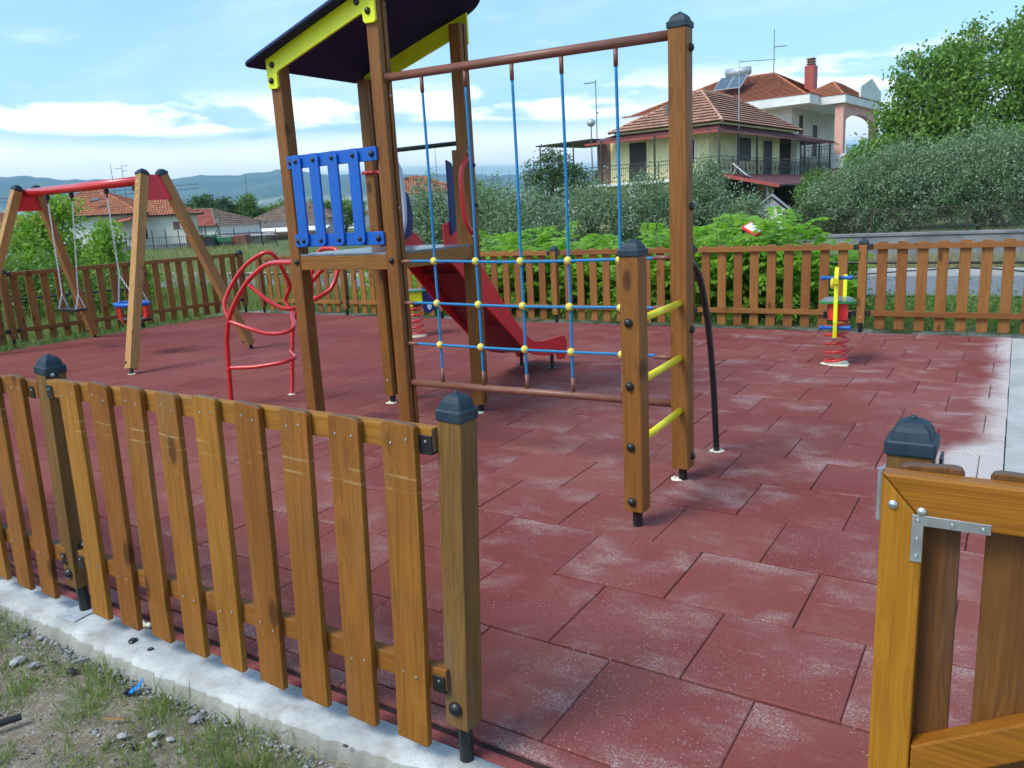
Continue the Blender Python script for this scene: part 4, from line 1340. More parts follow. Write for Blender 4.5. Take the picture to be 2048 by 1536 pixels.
s2 = thing('spring_rider', 'navy blue spring rider with green seat and yellow box behind the tower', 'spring rider', (-6.6, 8.0, 0))
c2 = V((-6.60, 8.0, 0))
coil(s2, c2.x, c2.y, 0.10, 0.015, 0.40, 5.2)
RZ2 = R(35)
a2 = V((math.cos(RZ2), math.sin(RZ2), 0)); d2 = V((-a2.y, a2.x, 0))
bm = B(); add_box(bm, (c2.x, c2.y, 0.415), (0.17, 0.17, 0.012)); part('spring_plate', bm, M['black_metal'], s2)
bm = B(); add_box(bm, c2 + V((0, 0, 0.515)), (0.22, 0.15, 0.14), Matrix.Rotation(RZ2, 3, 'Z'), 0.006); part('body', bm, M['yellow'], s2)
bm = B(); add_box(bm, c2 - a2 * 0.06 - d2 * 0.06 + V((0, 0, 0.42)), (0.10, 0.06, 0.055), Matrix.Rotation(RZ2, 3, 'Z'), 0.01); part('clamp', bm, M['yellow'], s2)
ms = Matrix.Translation(c2 + V((0, 0, 0.588))) @ Matrix.Rotation(RZ2 + math.pi, 4, 'Z')
bm = B(); add_prism(bm, [(p[0], p[1], 0) for p in seat_o], (0, 0, 0.022), 0.004); st_ = part('seat', bm, M['green'], s2, ms)
bm = B(); add_prism(bm, [(p[0] * 0.93, p[1] * 0.93, 0.0225) for p in seat_o], (0, 0, 0.003)); part('seat_pad', bm, M['hpl'], st_, ms)
hb = [(-0.09, 0.30), (-0.02, 0.28), (0.07, 0.33), (0.06, 0.45), (0.04, 0.58), (0.06, 0.70), (0.05, 0.80), (0.0, 0.86), (-0.05, 0.83), (-0.07, 0.70), (-0.06, 0.50)]
board(s2, 'head_board', hb, c2 - a2 * 0.19, R(62), 0.03, M['navy'])
hb2 = [(-0.08, 0.33), (0.0, 0.29), (0.09, 0.36), (0.09, 0.48), (0.06, 0.58), (0.08, 0.72), (0.02, 0.80), (-0.06, 0.78), (-0.08, 0.60)]
tb = board(s2, 'tail_board', hb2, c2 + a2 * 0.19, R(48), 0.03, M['navy'])
for z in (0.70, 0.385):
    mm = Matrix.Translation(c2 + a2 * 0.19 + V((0, 0, z))) @ Matrix.Rotation(R(48), 4, 'Z')
    bm = B(); add_ball(bm, (0.0, -0.013, 0), 0.045, (0.75, 0.15, 1.1)); part('white_spot', bm, M['white'], tb, mm, smooth=True)
for s in (-1, 1):
    a = c2 - a2 * 0.19 + V((0, 0, 0.71)); b = a + d2 * s * 0.14
    m, L = frame(a, b)
    bm = B(); add_lathe(bm, [(0.015, 0), (0.0175, 0.01), (0.0165, L - 0.03), (0.021, L - 0.018), (0.023, L - 0.004), (0.012, L)], 12)
    part('handle', bm, M['blue_panel'], s2, m, smooth=True)
collar(c2.x, c2.y, 0.14, 'cream foam ring round the base of the navy spring rider', 9)
# ------------------------------------------------------------------ background materials
def tile_mat(name, a, b, dark):
    m, t, o = new_mat(name)
    g = t.n('ShaderNodeNewGeometry')
    uv = t.n('ShaderNodeTexCoord').outputs['UV']
    u, v, _ = t.sep(uv)
    wv = t.math('SINE', t.math('MULTIPLY', u, 2 * math.pi / 0.24))
    cell = t.comb(t.math('FLOOR', t.math('DIVIDE', u, 0.24)), t.math('MULTIPLY', g.outputs['Random Per Island'], 91.0), 0.0)
    rn = t.n('ShaderNodeTexWhiteNoise', {0: cell}, noise_dimensions='3D').outputs['Value']
    c = t.mix(rn, a, b)
    c = t.mix(t.math('MULTIPLY', t.ramp(t.noise(uv, 0.5, 5, 0.65), 0.45, 0.7), 0.55), c, dark)
    finish(t, o, c, 0.8, wv, 1.0, 0.05, spec=0.2)
    return m


M['tile_new'] = tile_mat('orange_roof_tile', (0.38, 0.125, 0.062), (0.50, 0.200, 0.110), (0.28, 0.095, 0.06))
M['tile_old'] = tile_mat('weathered_roof_tile', (0.44, 0.210, 0.140), (0.60, 0.350, 0.250), (0.30, 0.180, 0.135))
M['tile_brown'] = tile_mat('old_brown_roof_tile', (0.20, 0.130, 0.095), (0.32, 0.225, 0.170), (0.13, 0.095, 0.075))
M['tile_red'] = tile_mat('red_roof_tile', (0.36, 0.090, 0.065), (0.44, 0.140, 0.100), (0.26, 0.07, 0.055))


def plaster(name, col, var=0.08):
    return plain(name, col, 0.9, var, 0.7, bstr=0.15, dirt=tuple(x * 0.7 for x in col), dirt_amt=0.35, spec=0.2)


M['cream_wall'] = plaster('cream_plaster', (0.74, 0.70, 0.61))
M['yellow_wall'] = plaster('pale_yellow_plaster', (0.80, 0.74, 0.42))
M['white_wall'] = plaster('white_plaster', (0.80, 0.78, 0.73))
M['pink_wall'] = plaster('pink_plaster', (0.74, 0.40, 0.33))
M['pinkwash'] = plaster('faded_pink_wash', (0.60, 0.47, 0.45))
M['brick_wall'] = plaster('brown_block_wall', (0.20, 0.115, 0.095), 0.25)
M['shutter'] = plain('dark_brown_shutter', (0.035, 0.022, 0.018), 0.6, 0.2, 2)
M['porch_red'] = plain('maroon_sheet_roof', (0.120, 0.030, 0.032), 0.6, 0.15, 1.2, dirt=(0.20, 0.085, 0.075), dirt_amt=0.4)
M['fascia_red'] = plain('red_fascia', (0.36, 0.065, 0.045), 0.5, 0.1, 1.5)
M['iron'] = plain('dark_brown_iron', (0.055, 0.040, 0.034), 0.5, 0.2, 3)
M['glass_pv'] = plain('solar_glass', (0.085, 0.115, 0.165), 0.25, 0.15, 2, spec=0.6)
M['tank'] = plain('solar_tank_metal', (0.48, 0.51, 0.53), 0.4, 0.08, 2, metal=0.3)
M['pole'] = plain('grey_pole', (0.10, 0.11, 0.115), 0.6, 0.2, 3)
M['rust'] = plain('rusty_metal', (0.20, 0.075, 0.045), 0.8, 0.3, 3)
M['tractor_green'] = plain('faded_green_paint', (0.035, 0.16, 0.075), 0.5, 0.2, 3)
M['tyre'] = plain('tyre_rubber', (0.02, 0.02, 0.02), 0.8, 0.2, 5)
M['shed_roof'] = plain('grey_sheet_roof', (0.34, 0.34, 0.35), 0.7, 0.15, 3)


def hill_mat():
    m, t, o = new_mat('hill_slopes')
    p = t.n('ShaderNodeNewGeometry').outputs['Position']
    x, y, z = t.sep(p)
    n = t.noise(p, 0.0035, 6, 0.6)
    c = t.mix(t.ramp(n, 0.4, 0.62), (0.028, 0.060, 0.022), (0.085, 0.115, 0.045))
    vo = t.n('ShaderNodeTexVoronoi', {'Vector': t.vmath('MULTIPLY', p, (0.004, 0.0016, 0.0)), 'Scale': 1.0})
    fld = t.mix(t.sep(vo.outputs['Color'])[0], (0.09, 0.14, 0.055), (0.42, 0.38, 0.24))
    zz = t.math('ADD', z, t.math('MULTIPLY', t.noise(p, 0.002, 4), 90.0))
    c = t.mix(t.ramp(zz, 175.0, 120.0), c, fld)
    finish(t, o, c, 0.95, None, spec=0.1)
    return m


M['hill'] = hill_mat()

# ------------------------------------------------------------------ hills
CB = Matrix(CAMROT)


FWD = CB @ V((0, 0, -1)); FWD.z = 0; FWD.normalize()


def along(px, depth):
    """world x,y where the view column px (of 2048) sits at this depth along the view axis, at eye level"""
    d = CB @ V(((px - 1024) / 1575.8, 0, -1))
    d.z = 0
    d.normalize()
    return V((0, 0, 0)) + d * depth


def hill(name, prof, dist, base_d, seed):
    """ridge given as (bearing column, elevation above the eye in metres at the ridge distance)"""
    rd = np.random.default_rng(seed)
    px = np.array([p[0] for p in prof], float); hz = np.array([p[1] for p in prof], float)
    cols = np.linspace(px[0], px[-1], 260)
    h = np.interp(cols, px, hz)
    jit = np.zeros_like(h)
    for f, a in ((0.02, 0.010), (0.05, 0.012), (0.13, 0.010), (0.31, 0.006)):
        jit += a * np.sin(cols * f + rd.uniform(0, 6)) * h
    h = h + jit
    nr = 26
    vs, fs = [], []
    for j in range(nr):
        s = j / (nr - 1)
        dd = base_d + (dist - base_d) * s
        for i, c in enumerate(cols):
            g = along(c, dd)
            prof_h = s ** 1.45
            fold = 1 + 0.20 * math.sin(c * 0.045 + s * 5 + seed) * (1 - s) + 0.10 * math.sin(c * 0.11 + seed * 2 - s * 9) * (1 - s)
            ca = g.normalized().dot(FWD)
            vs.append((g.x, g.y, h[i] * ca ** -1 * ca * ca * prof_h * fold - 8 * (1 - s)))
    nc = len(cols)
    for j in range(nr - 1):
        for i in range(nc - 1):
            a = j * nc + i
            fs.append((a, a + 1, a + nc + 1, a + nc))
    # back side falls away behind the ridge
    k0 = len(vs)
    for i, c in enumerate(cols):
        g = along(c, dist * 1.12); vs.append((g.x, g.y, -10))
    for i in range(nc - 1):
        a = (nr - 1) * nc + i
        fs.append((a, a + 1, k0 + i + 1, k0 + i))
    return tag(link(name, np_mesh(name, np.array(vs), np.array(fs), True), M['hill']), kind='structure')


k = 5200 / 1575.8
def up_(px, y):
    return (477.6 - px * 0.05396 - y) * k
hill('hills', [(x, up_(x, y) * 1.02) for x, y in [(-500, 385), (-200, 372), (0, 367), (85, 359), (137, 359), (240, 364), (352, 364), (403, 365), (431, 357), (458, 354.5), (489, 355), (513, 357), (547, 350), (615, 345), (660, 351), (700, 355), (770, 352), (820, 352), (880, 353), (960, 350), (1000, 357), (1035, 355), (1060, 352), (1100, 358), (1200, 362), (1400, 366), (1700, 368), (2100, 365), (2600, 372)]], 5200, 2300, 3)

# ------------------------------------------------------------------ foliage
def leaf_arrays(P, L, W, droop=0.0, rg=rng, up_bias=0.3):
    n = len(P)
    d = rg.normal(size=(n, 3)); d[:, 2] -= droop
    d /= np.linalg.norm(d, axis=1, keepdims=True)
    q = rg.normal(size=(n, 3)); q[:, 2] += up_bias
    s = np.cross(d, q); s /= np.linalg.norm(s, axis=1, keepdims=True) + 1e-9
    l = (L * rg.uniform(0.65, 1.3, n))[:, None]; w_ = (W * rg.uniform(0.7, 1.25, n))[:, None]
    a = P; b = P + d * l * 0.45 + s * w_ * 0.5; c = P + d * l; e = P + d * l * 0.45 - s * w_ * 0.5
    v = np.stack([a, b, c, e], 1).reshape(-1, 3)
    f = np.arange(n * 4).reshape(n, 4)
    return v, f


def crown_points(lobes, n, clump=0.0, per=14, rg=rng, hollow=0.45):
    """points gathered in clumps through the outer volume of several lobes"""
    vol = np.array([l[1][0] * l[1][1] * l[1][2] for l in lobes]) ** 0.7
    vol = vol / vol.sum()
    out = []
    for (c, r), fr in zip(lobes, vol):
        m = max(3, int(n * fr / per))
        u = rg.normal(size=(m, 3)); u /= np.linalg.norm(u, axis=1, keepdims=True)
        rad = hollow + (1 - hollow) * rg.uniform(0, 1, m) ** 0.55
        rad *= 1 + 0.16 * np.sin(u[:, 0] * 5 + c[0]) * np.sin(u[:, 2] * 6 + c[1]) + rg.normal(0, 0.05, m)
        cc = np.array(c) + u * rad[:, None] * np.array(r)
        k_ = rg.poisson(per, m) + 1
        idx = np.repeat(np.arange(m), k_)
        out.append(cc[idx] + rg.normal(size=(len(idx), 3)) * clump * np.array([1, 1, 0.75]))
    return np.concatenate(out)


def limb_bm(base, lobes, r0, rd, split=0.35, extra=2):
    bm = B()
    base = V(base)
    mid = V(np.mean([l[0] for l in lobes], axis=0).tolist())
    fork = base.lerp(mid, split); fork.x += rd.uniform(-0.05, 0.05)
    add_tube(bm, spline([base, base.lerp(fork, 0.5) + V((rd.uniform(-.03, .03), rd.uniform(-.03, .03), 0)), fork], 4), [r0 * (1.25 - 0.5 * i / 8) for i in range(9)], 8)
    for c, r in lobes:
        for e in range(extra):
            tip = V(c) + V((rd.uniform(-.6, .6) * r[0], rd.uniform(-.6, .6) * r[1], rd.uniform(0, .75) * r[2]))
            pts = spline([fork, fork.lerp(tip, 0.5) + V((rd.uniform(-.15, .15), rd.uniform(-.15, .15), 0.1)) * r[0], tip], 4)
            add_tube(bm, pts, [r0 * 0.6 * (1 - 0.85 * i / (len(pts) - 1)) for i in range(len(pts))], 6)
    return bm


def tree(name, label, cat, base, lobes, n, L, W, mat, clump, r0, group=None, droop=0.2, seed=1, per=14, hollow=0.45, split=0.35, extra=2, part_names=('crown', 'trunk')):
    rd = random.Random(seed); rg = np.random.default_rng(seed)
    t = thing(name, label, cat, base, 0, group)
    P = crown_points(lobes, n, clump, per, rg, hollow)
    v, f = leaf_arrays(P, L, W, droop, rg)
    link(part_names[0], np_mesh('crown', v, f), M[mat], t)
    part(part_names[1], limb_bm(base, lobes, r0, rd, split, extra), M['bark'], t, smooth=True)
    return t


def upright_shoots(lobes, n, rg, L=0.5):
    """twig tips that spring up and out of an olive's outline"""
    pts = []
    for c, r in lobes:
        m = int(n / len(lobes))
        u = rg.normal(size=(m, 3)); u[:, 2] = np.abs(u[:, 2]) * 1.2; u /= np.linalg.norm(u, axis=1, keepdims=True)
        s = np.array(c) + u * np.array(r) * 0.9
        d = u * 0.6 + np.array([0, 0, 1.0]) + rg.normal(0, 0.25, (m, 3)); d /= np.linalg.norm(d, axis=1, keepdims=True)
        for k_ in range(9):
            pts.append(s + d * L * rg.uniform(0.5, 1.2, m)[:, None] * (k_ / 9.0) + rg.normal(0, 0.012, (m, 3)))
    return np.concatenate(pts)


def olive(label, base, lobes, n, seed, group, L=0.075, W=0.029, clump=0.085):
    rd = random.Random(seed); rg = np.random.default_rng(seed)
    t = thing('olive_tree', label, 'olive tree', base, 0, group)
    P = np.concatenate([crown_points(lobes, n, clump * 1.25, 26, rg, 0.5), upright_shoots(lobes, n // 60, rg)])
    v, f = leaf_arrays(P, L, W, -0.25, rg)
    link('crown', np_mesh('olive_crown', v, f), M['olive'], t)
    part('trunk', limb_bm(base, lobes, 0.07, rd, 0.3, 3), M['bark'], t, smooth=True)


GZ = -0.06
OG = 'olive trees between the fence and the houses'
def ol(cx, cy, top, w, seed, label, low=0.45, n=5200, L=0.075):
    n = int(n * 1.55); low = low - 0.12; L = L * 1.12
    h = top - low
    lobes = [((cx, cy, low + h * 0.45), (w * 0.52, w * 0.48, h * 0.50)), ((cx - w * 0.28, cy + 0.2, low + h * 0.50), (w * 0.36, w * 0.36, h * 0.44)),
             ((cx + w * 0.30, cy - 0.15, low + h * 0.46), (w * 0.36, w * 0.34, h * 0.42)), ((cx + w * 0.05, cy, low + h * 0.74), (w * 0.30, w * 0.30, h * 0.30))]
    olive(label, (cx, cy, GZ - 0.05), lobes, n, seed, OG, L)


ol(-11.5, 14.7, 2.15, 1.15, 11, 'grey green olive bush seen between the tower posts beside the slide', 0.2, 6500)
ol(-11.4, 17.0, 2.15, 1.9, 12, 'olive bush just right of the rear tower post behind the net', 0.2, 8000)
ol(-9.75, 16.2, 1.90, 1.8, 13, 'low rounded olive bush behind the middle of the rope net', 0.2, 7500)
ol(-9.0, 18.0, 1.98, 2.0, 14, 'olive bush below the slatted balcony seen through the net', 0.2, 7500)
ol(-7.75, 18.6, 2.10, 1.7, 15, 'olive bush in front of the pale yellow house basement', 0.2, 7000)
ol(-6.95, 19.6, 2.12, 1.5, 16, 'olive bush directly left of the tall ladder post', 0.2, 6500)
ol(-6.85, 20.3, 2.50, 0.95, 17, 'olive bush right of the tall ladder post below the yellow house corner', 0.2, 7000)
ol(-5.45, 18.9, 1.50, 1.0, 18, 'small pale olive bush in front of the dark lean to shed', 0.2, 5200)
ol(-4.35, 26.0, 2.15, 2.3, 21, 'dark olive tree at the left end of the block wall', 0.25, 9000, 0.085)
ol(-2.95, 25.4, 2.68, 2.8, 22, 'large grey green olive tree left of centre above the block wall', 0.55, 15000, 0.085)
ol(-1.00, 25.9, 2.95, 3.0, 23, 'tall bushy olive tree above the block wall under the walnut', 0.55, 16000, 0.085)
ol(0.95, 26.2, 2.75, 2.8, 24, 'olive tree at the right edge of the picture above the block wall', 0.55, 11000, 0.085)

# the large walnut on the right
wl = [((-2.3, 37.8, 2.6), (3.0, 2.6, 2.0)), ((-4.9, 36.4, 2.5), (1.35, 1.5, 1.3)), ((-1.4, 38.8, 4.9), (2.2, 2.1, 1.8)), ((-3.5, 37.4, 4.5), (1.35, 1.5, 1.5)),
      ((-2.9, 38.2, 6.3), (0.95, 1.0, 1.0)), ((-2.1, 39.2, 7.25), (0.62, 0.7, 0.95)), ((-0.5, 39.8, 7.0), (0.80, 0.9, 1.2)), ((1.6, 39.2, 4.2), (2.6, 2.4, 2.8)), ((0.9, 39.8, 6.6), (1.2, 1.3, 1.3)),
      ((-4.05, 37.1, 6.0), (0.55, 0.7, 0.85)), ((-4.5, 36.9, 4.3), (0.75, 0.8, 0.9)), ((-5.4, 36.2, 3.0), (0.55, 0.7, 0.65))]
tree('walnut_tree', 'large leafy walnut tree rising behind the olives on the right', 'tree', (-0.6, 38.5, -0.3), wl, 60000, 0.20, 0.10, 'walnut', 0.24, 0.22, droop=0.9, seed=31, per=40, hollow=0.5)
tl = [((-18.6, 32.6, 2.4), (0.9, 0.9, 1.1)), ((-18.0, 32.9, 3.4), (0.8, 0.8, 0.7)), ((-19.0, 32.4, 3.1), (0.6, 0.6, 0.6)), ((-17.3, 33.2, 2.6), (0.7, 0.7, 0.9)), ((-18.5, 32.8, 4.0), (0.4, 0.4, 0.35))]
tree('broadleaf_tree', 'dark airy tree standing left of the slatted balcony', 'tree', (-18.3, 32.8, -0.2), tl, 5200, 0.13, 0.07, 'darktree', 0.13, 0.07, seed=32, hollow=0.3, extra=4)
tree('young_tree', 'young bright green tree behind the right rear tower post', 'tree', (-15.1, 22.2, -0.1), [((-15.1, 22.2, 1.75), (0.75, 0.7, 0.75)), ((-15.3, 22.2, 2.25), (0.35, 0.35, 0.30))], 3000, 0.10, 0.055, 'hedge', 0.10, 0.04, seed=33)
tree('young_tree', 'small green tree at the right end of the maroon lean to roof', 'tree', (-5.9, 29.2, -0.1), [((-5.9, 29.2, 1.5), (0.75, 0.7, 0.8)), ((-6.0, 29.2, 2.1), (0.35, 0.35, 0.40)), ((-5.2, 29.4, 1.1), (0.7, 0.6, 0.6))], 4200, 0.11, 0.06, 'hedge', 0.10, 0.04, seed=34)
tree('broadleaf_shrub', 'dark leafy shrub below the maroon lean to roof', 'shrub', (-5.0, 25.6, -0.1), [((-5.0, 25.6, 0.75), (0.9, 0.7, 0.55)), ((-5.8, 25.8, 0.6), (0.6, 0.6, 0.5))], 3600, 0.10, 0.06, 'darktree', 0.10, 0.04, seed=35)
# left edge shrubs behind the swing
tree('leafy_shrub', 'tall light green shrub behind the left swing leg', 'shrub', (-17.4, 9.3, -0.1), [((-17.6, 9.3, 1.35), (0.55, 0.6, 0.75)), ((-17.7, 9.35, 2.0), (0.40, 0.4, 0.36)), ((-18.1, 8.9, 1.2), (0.45, 0.45, 0.6)), ((-17.2, 9.3, 0.8), (0.55, 0.55, 0.6)), ((-17.35, 9.6, 2.1), (0.30, 0.3, 0.32))], 5600, 0.115, 0.060, 'locust', 0.12, 0.04, seed=41, hollow=0.35)
tree('leafy_shrub', 'smaller light green shrub behind the swing chains', 'shrub', (-16.2, 9.9, -0.1), [((-16.35, 9.75, 1.0), (0.38, 0.38, 0.65)), ((-16.3, 9.8, 1.55), (0.24, 0.24, 0.28)), ((-15.9, 10.0, 0.5), (0.42, 0.42, 0.45))], 2600, 0.115, 0.062, 'locust', 0.11, 0.03, seed=42, hollow=0.35)
tree('leafy_shrub', 'low spreading green shrub under the left swing frame', 'shrub', (-15.9, 7.9, -0.1), [((-15.9, 8.2, 0.55), (0.9, 0.8, 0.55)), ((-15.0, 8.9, 0.45), (0.7, 0.7, 0.45)), ((-16.6, 7.6, 0.6), (0.7, 0.7, 0.5))], 5200, 0.10, 0.055, 'hedge', 0.12, 0.03, seed=43, hollow=0.3)
# trees and hedge beyond the houses
for (x, y, rx, h, kind, label, sd) in [(-83.5, 62.6, 2.3, 5.5, 'darktree', 'dark rounded tree behind the cream house chimney side', 51), (-85.5, 67.2, 2.0, 5.0, 'darktree', 'dark ragged tree right of the rounded dark tree', 52),
                                       (-84.0, 69.5, 1.8, 5.2, 'hedge', 'mid green tree above the brown roofed house', 53)]:
    tree('distant_tree', label, 'tree', (x, y, -0.3), [((x, y, h * 0.55), (rx, rx, h * 0.36)), ((x + 0.5, y, h * 0.8), (rx * 0.5, rx * 0.5, h * 0.2)), ((x - rx * 0.6, y - 0.5, h * 0.5), (rx * 0.7, rx * 0.6, h * 0.25))], 4200, 0.36, 0.22, kind, 0.3, 0.2, 'trees beyond the houses', seed=sd)
for i, (x, y, h, label) in enumerate([(-84.5, 72.0, 3.9, 'green hedge tree left of the grey brown roof'), (-83.0, 75.0, 4.3, 'green hedge tree above the grey brown roof'), (-81.5, 78.5, 4.4, 'green hedge tree half hidden by the left tower post'), (-79.5, 82.5, 4.3, 'green hedge tree seen between the blue slats')]):
    tree('hedge_tree', label, 'tree', (x, y, -0.3), [((x, y, h * 0.55), (2.6, 2.2, h * 0.42)), ((x + 1.2, y + 1.2, h * 0.65), (1.4, 1.4, h * 0.3))], 4200, 0.36, 0.22, 'hedge', 0.3, 0.2, 'trees beyond the houses', seed=60 + i)

# ------------------------------------------------------------------ bright pinnate shrubs along the back fence
def frond_arrays(base, direction, length, rg, pairs=8, lw=0.036, ll=0.100):
    d = np.array(direction); d /= np.linalg.norm(d)
    side = np.cross(d, [0, 0, 1.0]); side /= np.linalg.norm(side) + 1e-9
    vs = []
    pts = []
    for i in range(pairs + 1):
        t = (i + 1) / (pairs + 1)
        p = np.array(base) + d * length * t + np.array([0, 0, -1.0]) * length * 0.45 * t * t
        pts.append(p)
    for i, p in enumerate(pts):
        t = (i + 1) / len(pts)
        tang = d + np.array([0, 0, -0.9 * t]); tang /= np.linalg.norm(tang)
        sz = (0.75 + 0.5 * math.sin(math.pi * min(1, t * 0.95))) * rg.uniform(0.85, 1.15)
        for s in ((-1, 1) if i < pairs else (0,)):
            q = side * s * 0.9 + tang * (0.40 if s else 1.0) + np.array([0, 0, -0.35]) + rg.normal(0, 0.10, 3)
            q /= np.linalg.norm(q)
            w_ = np.cross(q, np.cross(side * (s or 1), tang)); w_ /= np.linalg.norm(w_) + 1e-9
            L = ll * sz
            vs += [p, p + q * L * 0.4 + w_ * lw * 0.5 * sz, p + q * L, p + q * L * 0.4 - w_ * lw * 0.5 * sz]
    return vs, pts


def pinnate_shrub(seed, h, r, nst=15, nf=12):
    rg = np.random.default_rng(seed)
    vs = []
    bm = B()
    for k_ in range(nst):
        a = rg.uniform(0, 2 * math.pi); rr = r * math.sqrt(rg.uniform(0, 1)) * 0.8
        b0 = np.array([math.cos(a) * rr * 0.6, math.sin(a) * rr * 0.6, 0.0])
        hh = h * rg.uniform(0.55, 1.0) * (1 - 0.3 * (rr / r))
        tip = np.array([math.cos(a) * rr * 1.1, math.sin(a) * rr * 1.1, hh])
        add_tube(bm, [b0.tolist(), ((b0 + tip) / 2 + [0, 0, 0.05]).tolist(), tip.tolist()], [0.011, 0.009, 0.004], 5)
        for j in range(nf):
            t = 0.25 + 0.75 * (j / (nf - 1)) ** 0.8
            p = b0 + (tip - b0) * t
            az = j * 2.4 + a + rg.uniform(-0.4, 0.4)
            el = 0.15 + 0.85 * t + rg.uniform(-0.35, 0.35)
            dd = (math.cos(az) * math.cos(el * 0.9), math.sin(az) * math.cos(el * 0.9), math.sin(el * 0.9))
            v_, pts = frond_arrays(p, dd, rg.uniform(0.20, 0.40) * (0.8 + 0.3 * h), rg)
            vs += v_
    v = np.array(vs)
    return np_mesh('fronds', v, np.arange(len(v)).reshape(-1, 4)), mesh_of(bm, 'stems', True)


PS = [pinnate_shrub(70 + i, h, r) for i, (h, r) in enumerate([(1.05, 0.55), (0.92, 0.60), (1.15, 0.50), (0.80, 0.60)])]
for fr_, st in PS:
    fr_.materials.append(M['ailanthus']); st.materials.append(M['stem'])
SHR = []
rdm = random.Random(5)
x = -9.6
while x < -2.0:
    SHR.append((x, rdm.uniform(10.65, 11.2)))
    x += rdm.uniform(0.34, 0.44)
for i in range(17):
    SHR.append((-9.4 + i * 0.44 + rdm.uniform(-0.15, 0.15), rdm.uniform(11.6, 12.5)))
for i, (x, y) in enumerate(SHR):
    px_t = x
    if x > -5.2:
        sc = 1.14 + 0.16 * math.exp(-((x + 3.0) / 0.9) ** 2)
    else:
        sc = 0.90 + 0.30 * math.exp(-((x + 6.6) / 1.2) ** 2) + 0.05 * rdm.random()
    if x > -2.3:
        sc *= 0.75
    fr_, st = PS[i % 4]
    t = thing('pinnate_shrub', 'bright green feathery shrub in the dense row behind the far fence', 'shrub', (x, y, GZ), rdm.uniform(0, 6.28), 'feathery shrubs behind the far fence')
    t.scale = (sc, sc, sc)
    MW[t] = MW[t] @ Matrix.Scale(sc, 4)
    t.matrix_basis = MW[t]
    link('fronds', fr_, None, t, MW[t]); link('stem', st, None, t, MW[t])

# ------------------------------------------------------------------ grass and weeds
def blades(P, hgt_, wid, rg, lean=0.5):
    n = len(P)
    a = rg.uniform(0, 2 * math.pi, n)
    side = np.stack([np.cos(a), np.sin(a), np.zeros(n)], 1)
    b = a + rg.uniform(0.6, 2.4, n)
    l = np.abs(rg.normal(0, lean, n))
    d = np.stack([np.cos(b) * l, np.sin(b) * l, np.ones(n)], 1)
    d /= np.linalg.norm(d, axis=1, keepdims=True)
    h = (hgt_ * rg.uniform(0.4, 1.25, n))[:, None]
    w_ = (wid * rg.uniform(0.7, 1.3, n))[:, None]
    mid = P + d * h * 0.55
    tip = P + d * h + np.stack([np.cos(b), np.sin(b), -0.4 * np.ones(n)], 1) * h * (0.35 * l[:, None])
    v = np.stack([P - side * w_, mid - side * w_ * 0.7, tip, mid + side * w_ * 0.7, P + side * w_], 1)
    v4 = np.stack([P - side * w_, mid - side * w_ * 0.8, tip, mid + side * w_ * 0.8], 1).reshape(-1, 3)
    return v4, np.arange(n * 4).reshape(n, 4)


def ground_z(P):
    return hgt(P[:, 0], P[:, 1])


def grass_field(name, pts, h, w_, mat, seed, lean=0.5):
    rg = np.random.default_rng(seed)
    P = np.zeros((len(pts), 3)); P[:, :2] = pts
    P[:, 2] = ground_z(P) - 0.004
    v, f = blades(P, h, w_, rg, lean)
    return tag(link(name, np_mesh(name, v, f), M[mat]), kind='stuff')


rg = np.random.default_rng(99)
def scatter(n, x0, x1, y0, y1, keep=None):
    p = np.stack([rg.uniform(x0, x1, n), rg.uniform(y0, y1, n)], 1)
    return p if keep is None else p[keep(p)]


def tufts(cs, per, s):
    o_ = []
    for c, r in cs:
        k_ = int(per * r * r / 0.01)
        o_.append(np.array(c) + rg.normal(size=(k_, 2)) * r * s)
    return np.concatenate(o_)


TF = [((-2.83, 1.375), 0.075), ((-2.72, 1.36), 0.06), ((-2.38, 1.345), 0.085), ((-2.30, 1.33), 0.07), ((-1.96, 1.325), 0.13), ((-1.82, 1.30), 0.10), ((-1.70, 1.31), 0.07), ((-2.06, 1.29), 0.09), ((-1.55, 1.33), 0.06),
      ((-3.45, 1.37), 0.10), ((-3.62, 1.36), 0.10), ((-3.30, 1.25), 0.07), ((-2.62, 1.22), 0.09), ((-2.98, 1.18), 0.08), ((-2.20, 1.16), 0.06), ((-1.90, 1.17), 0.10), ((-1.75, 1.20), 0.10), ((-2.45, 1.05), 0.05), ((-1.70, 1.10), 0.08), ((-2.68, 1.30), 0.07)]
grass_field('grass', tufts(TF, 150, 0.55), 0.085, 0.0022, 'grass', 1, 0.75)
low = scatter(19000, -4.2, -1.2, 0.75, 1.42, lambda p: (np.sin(p[:, 0] * 7 + 1) * np.sin(p[:, 1] * 11 + p[:, 0] * 3) + 0.35 * np.sin(p[:, 0] * 23)) > 0.30)
grass_field('grass', low, 0.028, 0.0022, 'grass', 2, 1.2)
grass_field('dry_grass', scatter(2600, -4.2, -1.2, 0.75, 1.39), 0.045, 0.0011, 'drygrass', 3, 2.2)
back = scatter(48000, -12.5, 3.0, 9.70, 13.0, lambda p: rg.uniform(0, 1, len(p)) < (0.55 + 0.45 * np.sin(p[:, 0] * 3.1) * np.sin(p[:, 1] * 4.3 + 1)) * np.clip((p[:, 1] - 9.65) / 0.5, 0.06, 1))
grass_field('grass', back, 0.16, 0.0055, 'grass', 4, 0.6)
left = scatter(30000, -19.0, -11.9, 3.0, 13.5, lambda p: (p[:, 0] < -11.95 - 0 * p[:, 1]) & ((p[:, 0] < -12.1) | (p[:, 1] < 9.6)))
grass_field('grass', left, 0.22, 0.008, 'grass', 5, 0.6)
fld = scatter(26000, -60, -14, 13, 42, lambda p: p[:, 1] < 13 + (-p[:, 0] - 12) * 0.75)
